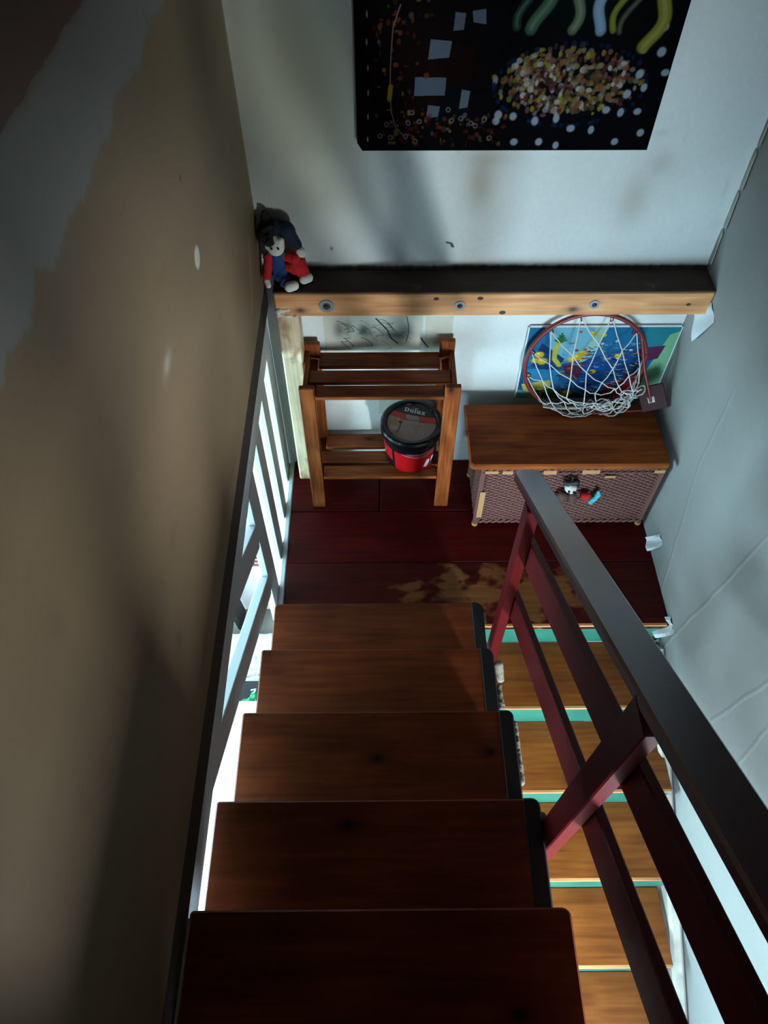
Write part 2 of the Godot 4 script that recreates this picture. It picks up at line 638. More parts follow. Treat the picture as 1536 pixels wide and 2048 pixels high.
func make_wall_back() -> void:
	# map: x -0.40 .. 1.12, y 0 .. 2.2
	var w := 1024
	var h := 1482
	var im := plaster_image(101, w, h, Color(0.80, 0.81, 0.78), 0.05)
	var s := w / 1.52
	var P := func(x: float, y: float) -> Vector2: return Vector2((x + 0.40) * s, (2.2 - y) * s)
	var grime := Color(0.50, 0.45, 0.36)
	smudge(im, P.call(0.31, 1.30), Vector2(34, 70), grime, 0.42)
	smudge(im, P.call(0.33, 1.38), Vector2(60, 26), grime, 0.25)
	smudge(im, P.call(0.79, 1.24), Vector2(36, 70), grime, 0.28)
	smudge(im, P.call(0.84, 1.36), Vector2(30, 30), grime, 0.2)
	smudge(im, P.call(-0.24, 1.60), Vector2(190, 340), Color(0.50, 0.47, 0.36), 0.75)
	smudge(im, P.call(-0.20, 1.25), Vector2(120, 60), grime, 0.2)
	smudge(im, P.call(-0.36, 1.85), Vector2(26, 300), grime, 0.35)
	for i in 26:
		smudge(im, P.call(rng.randf_range(-0.35, 1.08), rng.randf_range(1.03, 2.1)), Vector2(rng.randf_range(2, 26), rng.randf_range(3, 30)), grime, rng.randf_range(0.04, 0.13))
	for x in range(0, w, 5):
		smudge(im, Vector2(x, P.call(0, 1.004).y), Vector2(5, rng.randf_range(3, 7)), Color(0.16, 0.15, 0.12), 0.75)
	stroke(im, [P.call(0.222, 1.098), P.call(0.238, 1.094), P.call(0.244, 1.082), P.call(0.236, 1.088)], 2.2, Color(0.3, 0.3, 0.28), 0.9)
	smudge(im, P.call(-0.153, 1.077), Vector2(4, 5), Color(0.3, 0.3, 0.28), 0.8)
	# the yellowed squares and pencil scribbles below the beam
	for r in [[-0.20, 0.64, 0.16, 0.86, 0.35], [0.17, 0.62, 0.27, 0.80, 0.4], [0.0, 0.30, 0.10, 0.52, 0.35]]:
		patch(im, [P.call(r[0], r[1]), P.call(r[2], r[1]), P.call(r[2], r[3]), P.call(r[0], r[3])], Color(0.66, 0.63, 0.48), r[4])
	var ink := Color(0.17, 0.18, 0.19)
	for i in 20:
		var p := Vector2(rng.randf_range(-0.14, 0.12), rng.randf_range(0.66, 0.76))
		var pts := []
		var a := rng.randf_range(-1.2, 1.2)
		for k in 9:
			pts.append(P.call(p.x + sin(k * 0.7 + a) * 0.03 * (0.4 + k * 0.06), p.y + 0.05 * (k / 8.0 - 0.5) + cos(k * 1.1 + a) * 0.008))
		stroke(im, pts, rng.randf_range(0.6, 1.1), ink, rng.randf_range(0.2, 0.55))
	for b in [[-0.145, 0.74, 16, 30, 0.6], [-0.11, 0.75, 12, 26, 0.5], [-0.055, 0.735, 15, 18, 0.9], [0.06, 0.715, 40, 16, 0.7], [0.1, 0.74, 18, 24, 0.55]]:
		smudge(im, P.call(b[0], b[1]), Vector2(b[2], b[3]), ink, b[4] * 0.8)
	stroke(im, [P.call(-0.01, 0.79), P.call(0.01, 0.765), P.call(0.03, 0.74), P.call(0.045, 0.70), P.call(0.07, 0.675)], 1.8, ink, 0.8)
	stroke(im, [P.call(0.10, 0.80), P.call(0.108, 0.76), P.call(0.108, 0.72), P.call(0.10, 0.68)], 1.0, ink, 0.7)
	stroke(im, [P.call(0.155, 0.70), P.call(0.17, 0.675), P.call(0.185, 0.655)], 1.8, ink, 0.8)
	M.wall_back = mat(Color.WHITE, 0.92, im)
	M.wall_back.texture_repeat = false

func make_wall_left() -> void:
	# map: z -2.1 .. 0.7, y 0.9 .. 2.5
	var w := 1120
	var h := 640
	var im := plaster_image(111, w, h, Color(0.50, 0.405, 0.295), 0.07)
	var P := func(z: float, y: float) -> Vector2: return Vector2((z + 2.1) * 400.0, (2.5 - y) * 400.0)
	# band of grey filler along the board joint, its lower edge ragged
	var fl := FastNoiseLite.new()
	fl.seed = 3
	fl.frequency = 0.02
	for x in range(P.call(-1.62, 0).x, w):
		var mid: float = 2.055 + 0.012 * fl.get_noise_1d(x * 0.6)
		var low: float = mid - 0.075 - 0.022 * fl.get_noise_1d(x) - 0.01 * fl.get_noise_1d(x * 5.0 + 40)
		var top: float = mid + 0.07 + 0.012 * fl.get_noise_1d(x + 500)
		var ya: float = P.call(0, top).y
		var yb: float = P.call(0, low).y
		for y in range(int(ya) - 4, int(yb) + 4):
			var k := smoothstep(ya - 3.0, ya + 3.0, y) * (1.0 - smoothstep(yb - 2.5, yb + 2.5, y))
			im.set_pixel(x, y, im.get_pixel(x, y).lerp(Color(0.50, 0.49, 0.47), 0.85 * k))
	for x in range(0, w):
		for y in range(0, int(P.call(0, 2.125 + 0.01 * fl.get_noise_1d(x + 500)).y)):
			im.set_pixel(x, y, im.get_pixel(x, y).lerp(Color(0.36, 0.20, 0.16), 0.7))
	smudge(im, P.call(-1.352, 1.565), Vector2(10, 9), Color(0.78, 0.76, 0.72), 0.9, 1.0)
	smudge(im, P.call(-1.0, 1.588), Vector2(16, 8), Color(0.74, 0.71, 0.66), 0.6)
	smudge(im, P.call(-1.365, 1.734), Vector2(2.4, 3), Color(0.1, 0.08, 0.07), 0.9)
	smudge(im, P.call(-0.626, 1.232), Vector2(9, 10), Color(0.25, 0.19, 0.13), 0.35)
	stroke(im, [P.call(-1.94, 1.23), P.call(-1.87, 1.13), P.call(-1.79, 1.05)], 1.0, Color(0.72, 0.64, 0.52), 0.8)
	for x in range(0, 9):
		smudge(im, Vector2(x, P.call(0, 1.7).y), Vector2(5, 400), Color(0.62, 0.60, 0.46), 0.12)
	for i in 40:
		smudge(im, Vector2(rng.randf() * w, rng.randf_range(200, h)), Vector2(rng.randf_range(1, 14), rng.randf_range(1, 12)), Color(0.3, 0.22, 0.14), rng.randf_range(0.05, 0.2))
	M.wall_left = mat(Color.WHITE, 0.55, im)
	M.wall_left.texture_repeat = false

func make_wall_right() -> void:
	# map: z -2.1 .. 0.9, y -1.3 .. 2.3 ; colour, and a relief of ridges
	var w := 750
	var h := 900
	var im := plaster_image(121, w, h, Color(0.56, 0.555, 0.535), 0.05)
	var hb := noise_bytes(131, 512, 512, 0.2, w, h, 3)
	var hi := Image.create_from_data(w, h, false, Image.FORMAT_L8, hb)
	hi.convert(Image.FORMAT_RGB8)
	for y in h:
		for x in w:
			var g := 0.45 + (hi.get_pixel(x, y).r - 0.5) * 0.07
			hi.set_pixel(x, y, Color(g, g, g))
	var P := func(z: float, y: float) -> Vector2: return Vector2((z + 2.1) * 250.0, (2.3 - y) * 250.0)
	for r in [[-1.42, 0.0, -1.60, 0.55, -1.63, 0.92], [-1.24, -0.14, -1.19, 0.35, -1.15, 0.82], [-0.68, 0.20, -0.70, 0.36, -0.72, 0.50], [-0.9, -0.5, -0.86, 0.1, -0.8, 0.7]]:
		var pts := [P.call(r[0], r[1]), P.call(r[2], r[3]), P.call(r[4], r[5])]
		var wob := []
		for k in 25:
			var t := k / 24.0
			var q: Vector2 = (pts[0] as Vector2).lerp(pts[1], minf(1.0, t * 2.0)).lerp((pts[1] as Vector2).lerp(pts[2], maxf(0.0, t * 2.0 - 1.0)), smoothstep(0.4, 0.6, t))
			wob.append(q + Vector2(rng.randf_range(-1.0, 1.0), 0) * 0.8)
		stroke(hi, wob, 1.5, Color(0.75, 0.75, 0.75), 0.55)
	patch(im, [P.call(-0.34, -0.6), P.call(-0.12, 0.0), P.call(0.3, 0.25), P.call(0.9, 0.3), P.call(0.9, -1.3), P.call(-0.34, -1.3)], Color(0.58, 0.58, 0.57), 0.8)
	for i in 50:
		smudge(im, Vector2(rng.randf() * w, rng.randf() * h), Vector2(rng.randf_range(2, 12), rng.randf_range(2, 10)), Color(0.58, 0.56, 0.5), rng.randf_range(0.05, 0.25))
	M.wall_right = mat(Color.WHITE, 0.9, im)
	M.wall_right.heightmap_enabled = true
	M.wall_right.heightmap_texture = ImageTexture.create_from_image(hi)
	M.wall_right.heightmap_scale = 0.45
	M.wall_right.texture_repeat = false

# ------------------------------------------------------------------ the room
func build_shell() -> void:
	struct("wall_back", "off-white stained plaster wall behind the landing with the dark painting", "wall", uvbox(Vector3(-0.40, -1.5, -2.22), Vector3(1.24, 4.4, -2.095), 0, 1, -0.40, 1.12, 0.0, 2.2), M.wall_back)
	struct("wall_left", "large brown-beige wall on the left with a ragged grey filler band", "wall", uvbox(Vector3(-0.52, 0.955, -2.095), Vector3(-0.385, 4.4, 2.7), 2, 1, -2.1, 0.7, 0.9, 2.5), M.wall_left)
	var r := struct("wall_right", "grey-white plaster wall on the right with thin raised ridges", "wall", uvbox(Vector3(1.105, -1.5, -2.095), Vector3(1.24, 4.4, 2.7), 2, 1, -2.1, 0.9, -1.3, 2.3), M.wall_right)
	# torn scraps of lining paper that stand off the right wall
	var n := Vector3(-1, 0, 0)
	var paper = M.white_paint
	tag(part("paper_flap", sheet(Vector3(1.104, 0.955, -1.968), Vector3(1.104, 0.93, -1.90), Vector3(1.104, 0.80, -1.955), Vector3(1.104, 0.88, -2.02), n, 0.02), paper, r), "torn white paper flap")
	part("paper_flap", sheet(Vector3(1.104, 0.13, -1.60), Vector3(1.104, 0.12, -1.55), Vector3(1.104, 0.03, -1.585), Vector3(1.104, 0.05, -1.64), n, 0.03), paper, r)
	part("paper_flap", sheet(Vector3(1.104, 0.03, -1.29), Vector3(1.104, 0.02, -1.22), Vector3(1.104, -0.06, -1.245), Vector3(1.104, -0.05, -1.33), n, 0.05), paper, r)
	for i in 9:
		var y := 1.02 + i * 0.13
		var w := 0.010 + 0.012 * rng.randf()
		part("paper_edge", sheet(Vector3(1.104, y, -2.093), Vector3(1.104, y + 0.125, -2.093), Vector3(1.104, y + 0.118, -2.093 + w), Vector3(1.104, y + 0.01, -2.093 + w * 1.4), n, 0.004), M.plaster, r)
	struct("wall_front", "plain wall behind the viewer closing the stairwell", "wall", cbox(Vector3(1.76, 6.0, 0.12), 0.0), M.plain_wall, at(Vector3(0.36, 1.45, 2.76)))
	struct("ceiling", "plain ceiling above the stairwell", "ceiling", cbox(Vector3(1.76, 0.12, 5.0), 0.0), M.ceiling, at(Vector3(0.36, 4.46, 0.3)))
	# the bright room to the left of the stair, one storey down
	struct("wall_room_back", "bright white wall seen between the white balusters", "wall", cbox(Vector3(3.3, 2.56, 0.12), 0.0), M.white_wall, at(Vector3(-2.05, -0.22, -2.156)))
	struct("wall_room_left", "white outer wall of the lower room", "wall", cbox(Vector3(0.12, 2.56, 4.9), 0.0), M.white_wall, at(Vector3(-3.64, -0.22, 0.3)))
	struct("wall_room_front", "white front wall of the lower room", "wall", cbox(Vector3(3.2, 2.56, 0.12), 0.0), M.white_wall, at(Vector3(-2.1, -0.22, 2.76)))
	struct("ceiling_room", "white ceiling of the lower room", "ceiling", cbox(Vector3(3.18, 0.12, 4.92), 0.0), M.white_wall, at(Vector3(-2.11, 1.02, 0.3)))
	struct("floor_lower", "grey floor of the storey below", "floor", cbox(Vector3(4.95, 0.12, 5.0), 0.0), M.concrete, at(Vector3(-1.23, -1.445, 0.3)))
	struct("floor_upper", "floor of the storey above behind the viewer", "floor", cbox(Vector3(1.48, 0.14, 1.75), 0.0), M.dark_wood, at(Vector3(0.36, 1.46, 1.82)))
	# dark timber edge under the left wall
	struct("trim_1", "dark brown timber edge running under the left wall", "trim", cbox(Vector3(0.12, 0.105, 4.78), 0.003), M.dark_wood, at(Vector3(-0.447, 0.9015, 0.30)))
	struct("trim_2", "unseen board added over the lower steps to block light from the side fill", "trim", cbox(Vector3(0.63, 0.62, 0.07), 0.003), M.dark_wood, at(Vector3(0.788, 1.22, 0.33)))  # added out of view to keep the upper left wall in shade
	make_window("window_1", "tall bright window of the lower hall behind the viewer", Vector3(0.74, 0.10, 2.64), PI, Vector2(0.66, 2.04))
	make_window("window_3", "small glowing pane added unseen on the right wall for the side fill", Vector3(1.095, 0.48, 0.88), -PI / 2, Vector2(0.42, 0.42))  # made-up window that goes with the added fill lamp
	make_window("window_2", "wide bright window of the lower room on the left", Vector3(-3.52, -0.15, -0.75), PI / 2, Vector2(1.7, 1.2))

func make_window(called: String, label: String, p: Vector3, turn: float, size: Vector2) -> void:
	var o := Node3D.new()
	o.name = called
	add_child(o)
	o.position = p
	o.rotation.y = turn
	tag(o, label, "window", "", "structure")
	part("pane", cbox(Vector3(size.x, size.y, 0.01), 0.0), M.glow, o)
	for s in [-1, 1]:
		block("frame", o, Vector3(s * size.x / 2 - 0.03, -size.y / 2 - 0.05, -0.05), Vector3(s * size.x / 2 + 0.03, size.y / 2 + 0.05, 0.03), M.white_paint)
		block("frame", o, Vector3(-size.x / 2, s * size.y / 2 - 0.03, -0.05), Vector3(size.x / 2, s * size.y / 2 + 0.03, 0.03), M.white_paint)

func build_floor() -> void:
	var f := struct("floor", "dark red painted board floor of the half landing", "floor", cbox(Vector3(1.478, 0.12, 0.79), 0.0), M.dark_wood, at(Vector3(0.364, -0.09, -1.695)))
	var org := Vector3(0.364, -0.09, -1.695)
	var fm := variants(M.red_floor, 3, 0.2)
	var rows := [[-0.374, 1.103, -1.8125, -1.5575, fm[0]], [-0.374, -0.002, -2.092, -1.8155, fm[1]], [0.002, 1.103, -2.092, -1.8155, fm[2]]]
	part("plank", uvbox(Vector3(-0.374, -0.028, -1.5545) - org, Vector3(1.103, 0.0, -1.270) - org, 0, 2, -0.374 - org.x, 1.103 - org.x, -1.5545 - org.z, -1.270 - org.z), M.worn_floor, f)
	for r in rows:
		block("plank", f, Vector3(r[0], -0.028, r[2]) - org, Vector3(r[1], 0.0, r[3]) - org, r[4], 0.003)

func build_upper_flight() -> void:
	var o := thing("upper_staircase", "brown worn wooden flight of steps descending from the viewer to the landing", "staircase", Vector3(0, 0, -1.28))
	var org := o.position
	var zs := [-1.280, -1.020, -0.748, -0.4655, -0.212, 0.055, 0.323, 0.591, 0.859]
	var xl := [-0.381, -0.383, -0.389, -0.396, -0.385, -0.382, -0.382, -0.382, -0.382]
	var xr := [0.368, 0.360, 0.370, 0.3775, 0.380, 0.38, 0.38, 0.38, 0.38]
	var tm := variants(M.tread, 9, 0.1)
	for k in 9:
		var y := 0.17 * (k + 1)
		var z1: float = (zs[k + 1] if k < 8 else zs[k] + 0.267) + 0.03
		var edge := 0.040 if k < 4 else 0.0
		var poly := rounded(xl[k], xr[k], zs[k], z1, 0.016 if k == 0 else 0.008, 0.035 if k < 2 else 0.018)
		var c := Vector3(0, y - 0.016, 0) - org
		part("tread", prism(poly, 0.032, 0.004), tm[k], o, at(c))
		block("riser", o, Vector3(xl[k] + 0.03, y - 0.17 + 0.001, zs[k] + 0.026) - org, Vector3(xr[k] - 0.03, y - 0.033, zs[k] + 0.046) - org, tm[8 - k], 0.0)
		if edge > 0.0:
			var ep := rounded(xr[k] - edge, xr[k] + 0.003, zs[k] - 0.002, z1 - 0.03, 0.006, 0.030 if k < 2 else 0.02)
			tag(part("painted_edge", prism(ep, 0.037, 0.004), M.black_paint, o, at(Vector3(0, y - 0.0165, 0) - org)), "black painted tread end")
	for x in [-0.355, 0.345]:
		board("stringer", o, Vector3(x, -0.12, -1.20) - org, Vector3(x, 1.28, 0.98) - org, 0.16, 0.035, Vector3.UP, M.plaster)
	# lumps of broken plaster that cling to the open side
	var chips := [[Vector3(0.377, 0.325, -0.965), Vector3(0.384, 0.30, -0.93), 0.016, 0.011], [Vector3(0.374, 0.315, -0.90), Vector3(0.376, 0.31, -0.83), 0.008, 0.011], [Vector3(0.378, 0.49, -0.72), Vector3(0.381, 0.475, -0.56), 0.007, 0.009], [Vector3(0.375, 0.155, -1.24), Vector3(0.377, 0.15, -1.21), 0.006, 0.005], [Vector3(0.385, 0.655, -0.43), Vector3(0.385, 0.60, -0.34), 0.012, 0.009]]
	for c in chips:
		part("plaster_chip", blob([[c[0], c[1], c[2], c[3]]], 0.004, 0.0025, 0.003), M.chip, o, at(-org))

func build_lower_flight() -> void:
	var o := thing("lower_staircase", "yellow-brown wooden steps with green risers going down on the right", "staircase", Vector3(0.72, -1.38, -0.2))
	var org := o.position
	var zs := [-1.2738, -1.0017, -0.7344, -0.4617, -0.2017, 0.06, 0.325, 0.59, 0.855, 1.12]
	var xr := [1.098, 1.098, 1.075, 1.070, 1.040, 1.06, 1.06, 1.06, 1.06, 1.06]
	var tm := variants(M.low_tread, 5, 0.12)
	var r := 0.1384
	for j in 10:
		var y := -r * j
		if j > 0:
			var poly := rounded(-xr[j], -0.39, -zs[j], -zs[j - 1] - 0.004, 0.006, 0.003)
			for i in poly.size():
				poly[i] = -poly[i]
			part("tread", prism(poly, 0.03, 0.003), tm[j % 5], o, at(Vector3(0, y - 0.015, 0) - org))
		block("riser", o, Vector3(0.39, y - r + 0.001, zs[j] - 0.022) - org, Vector3(xr[j] - 0.005, y - (0.006 if j else 0.03), zs[j] + 0.003) - org, M.green, 0.001)
		if j < 6:
			block("nosing_strip", o, Vector3(0.39, y - 0.010, zs[j] - 0.006) - org, Vector3(xr[j] - 0.004, y + 0.0006, zs[j] + 0.005) - org, M.pine, 0.001)
	# rough plaster fillet between the tread ends and the wall
	board("plaster_fillet", o, Vector3(1.0775, -0.16, -1.26) - org, Vector3(1.0775, -1.36, 1.09) - org, 0.16, 0.046, Vector3.UP, M.plaster, 0.01)
	for s in [0.41, 1.02]:
		board("stringer", o, Vector3(s, -0.27, -1.20) - org, Vector3(s, -1.36, 0.92) - org, 0.10, 0.035, Vector3.UP, M.dark_wood)

func sloped(c: float, z: float) -> float:
	return c + 0.655 * z

func build_red_railing() -> void:
	var o := thing("red_railing", "dark red painted stair railing with a broad glossy handrail", "railing", Vector3(0.40, 0, -1.15))
	var org := o.position
	var slope := Vector3(0, 0.655, 1).normalized()
	# handrail: a board lying on the slope with a rounded lower end
	var la := -1.335
	var lb := 0.62
	var length := (Vector3(0, sloped(0, lb), lb) - Vector3(0, sloped(0, la), la)).length()
	var poly := rounded(-0.0395, 0.0395, 0.0, length, 0.037, 0.032)
	var up := Vector3.RIGHT.cross(slope) * -1.0
	if up.y < 0: up = -up
	var b := Basis(Vector3.RIGHT, up, slope)
	var hp := Vector3(0.4245, sloped(1.739, la), la)
	# grain and gloss along the board
	part("handrail", prism(poly, 0.027, 0.005), M.rail_top, o, Transform3D(b, hp - up * 0.0135 - org))
	for c in [[1.477, 0.116 * 0.836], [1.175, 0.122 * 0.836]]:
		board("rail", o, Vector3(0.430, sloped(c[0], -1.165), -1.165) - org, Vector3(0.430, sloped(c[0], 0.62), 0.62) - org, c[1], 0.022, Vector3.UP, M.red_paint, 0.003)
	for z in [[-1.150, -1.101, 0.05], [-0.420, -0.354, 0.36], [0.40, 0.46, 0.9]]:
		var zm: float = (z[0] + z[1]) / 2
		part("newel", cbox(Vector3(sloped(1.708, zm) - z[2], z[1] - z[0], 0.034), 0.003), M.red_paint, o, Transform3D(Basis(Vector3.UP, Vector3(0, 0, 1), Vector3.RIGHT), Vector3(0.4005, (sloped(1.708, zm) + z[2]) / 2, zm) - org))

func build_white_railing() -> void:
	var o := thing("white_railing", "white painted balustrade with upright boards and sloping rails left of the landing", "railing", Vector3(-0.41, 0, -1.7))
	var org := o.position
	var W = M.white_paint
	block("top_rail", o, Vector3(-0.428, 0.708, -2.09) - org, Vector3(-0.400, 0.846, 0.85) - org, W)
	block("edge_board", o, Vector3(-0.3995, 0.790, -0.200) - org, Vector3(-0.3865, 0.846, 0.85) - org, W, 0.002)
	block("bottom_rail", o, Vector3(-0.399, -0.15, -2.09) - org, Vector3(-0.3765, 0.001, -1.30) - org, W, 0.004)
	for z in [[-2.09, -1.978], [-1.868, -1.780], [-1.667, -1.576]]:
		board("baluster", o, Vector3(-0.411, -0.13, (z[0] + z[1]) / 2) - org, Vector3(-0.411, 0.72, (z[0] + z[1]) / 2) - org, z[1] - z[0], 0.021, Vector3(0, 0, 1), W, 0.002)
	board("newel", o, Vector3(-0.412, -0.15, -1.404) - org, Vector3(-0.412, 0.72, -1.404) - org, 0.112, 0.024, Vector3(0, 0, 1), W, 0.002)
	for c in [[1.332, 1.450, -0.98], [1.021, 1.132, -0.48]]:
		var cm: float = (c[0] + c[1]) / 2
		var z0 := -1.36
		board("sloping_rail", o, Vector3(-0.4165, sloped(cm, z0), z0) - org, Vector3(-0.4165, sloped(cm, c[2]), c[2]) - org, (c[1] - c[0]) * 0.836, 0.031, Vector3.UP, W, 0.002)

# ------------------------------------------------------------------ timber on the wall
func build_beam() -> void:
	var o := thing("wall_beam", "pale pine wall beam with three bolts and a dark top", "beam", Vector3(0.37, 0.90, -2.03))
	var org := o.position
	block("timber", o, Vector3(-0.343, 0.901, -2.094) - org, Vector3(1.104, 0.992, -1.970) - org, M.pine, 0.004)
	tag(block("top_board", o, Vector3(-0.345, 0.992, -2.094) - org, Vector3(1.104, 0.999, -1.9705) - org, M.beam_top, 0.002), "dark stained upper face")
	for b in [[-0.172, 0.945, 0.025], [0.270, 0.945, 0.0185], [0.716, 0.947, 0.0175]]:
		var p := Vector3(b[0], b[1], -1.970) - org
		var turn := Basis(Vector3.RIGHT, PI / 2)
		var rr: float = b[2]
		var wsh := part("washer", lathe([Vector2(rr * 0.45, 0.0), Vector2(rr * 0.95, 0.0), Vector2(rr, 0.0015), Vector2(rr * 0.97, 0.003), Vector2(rr * 0.5, 0.003), Vector2(rr * 0.45, 0.0)], 28), M.steel, o, Transform3D(turn, p))
		var nut := lathe([Vector2(0.0, 0.0), Vector2(rr * 0.52, 0.0), Vector2(rr * 0.52, 0.004), Vector2(rr * 0.3, 0.0045), Vector2(rr * 0.28, 0.009), Vector2(0.0, 0.010)], 6)
		part("bolt", nut, M.dark_steel, wsh)
	for k in [[0.415, 0.915, 0.012], [0.19, 0.972, 0.010], [1.03, 0.945, 0.009], [0.335, 0.973, 0.011]]:
		part("knot", lathe([Vector2(0.0, 0.0012), Vector2(k[2] * 0.6, 0.001), Vector2(k[2], 0.0)], 14), mat(Color(0.26, 0.14, 0.07), 0.7), o, Transform3D(Basis(Vector3.RIGHT, PI / 2).scaled(Vector3(1, 0.7, 1)), Vector3(k[0], k[1], -1.9702) - org))
	# chipped filler at the left end
	part("filler", blob([[Vector3(-0.333, 0.925, -1.970), Vector3(-0.30, 0.93, -1.970), 0.010, 0.006], [Vector3(-0.335, 0.905, -1.970), Vector3(-0.275, 0.903, -1.970), 0.005, 0.005]], 0.006, 0.003, 0.006), M.plaster, o, at(-org))

	var q := thing("corner_post", "cream painted timber post standing under the left end of the beam", "post", Vector3(-0.31, 0, -2.03))
	board("post", q, Vector3(0, 0.0, 0.0), Vector3(0, 0.900, 0.0), 0.074, 0.085, Vector3.RIGHT, M.cream, 0.005)

func build_shelf() -> void:
	var o := thing("shelf_rack", "small orange-brown slatted wooden shelf standing below the beam", "shelf", Vector3(0, 0, -1.95))
	var org := o.position
	var sm := variants(M.shelf, 4, 0.15)
	var i := 0
	for l in [[-0.2535, -1.848, 0.694], [0.2605, -1.848, 0.698], [-0.244, -2.064, 0.706], [0.2525, -2.064, 0.718]]:
		board("leg", o, Vector3(l[0], 0, l[1]) - org, Vector3(l[0], l[2], l[1]) - org, 0.056, 0.022, Vector3.RIGHT, sm[i % 4], 0.003)
		i += 1
	for y in [0.655, 0.205]:
		for x in [-0.262, 0.270]:
			if y > 0.5:
				board("side_rail", o, Vector3(x, y - 0.004, -2.052) - org, Vector3(x, y - 0.004, -1.860) - org, 0.050, 0.016, Vector3.UP, sm[1], 0.002)
			else:
				board("side_rail", o, Vector3(x * 0.95, y - 0.035, -2.052) - org, Vector3(x * 0.95, y - 0.035, -1.860) - org, 0.04, 0.016, Vector3.UP, sm[2], 0.002)
		if y > 0.5:
			for x in [-0.238, 0.246]:
				board("cleat", o, Vector3(x, y - 0.03, -2.05) - org, Vector3(x, y - 0.03, -1.862) - org, 0.02, 0.03, Vector3.UP, sm[0], 0.002)
		for z in [[-2.052 - 0.018, -1.994], [-1.974, -1.910], [-1.896, -1.8365]]:
			var x0 := -0.252 if y > 0.5 else -0.242
			var x1 := 0.261 if y > 0.5 else 0.245
			var za: float = z[0]
			var zb: float = z[1]
			if zb > -1.85: # the front slat sits between the legs
				x0 = -0.224
				x1 = 0.231
			if za < -2.06:
				x0 = -0.220
				x1 = 0.224
			board("slat", o, Vector3(x0, y - 0.008, (za + zb) / 2) - org, Vector3(x1, y - 0.008, (za + zb) / 2) - org, zb - za, 0.016, Vector3(0, 0, -1), sm[i % 4], 0.002)
			i += 1

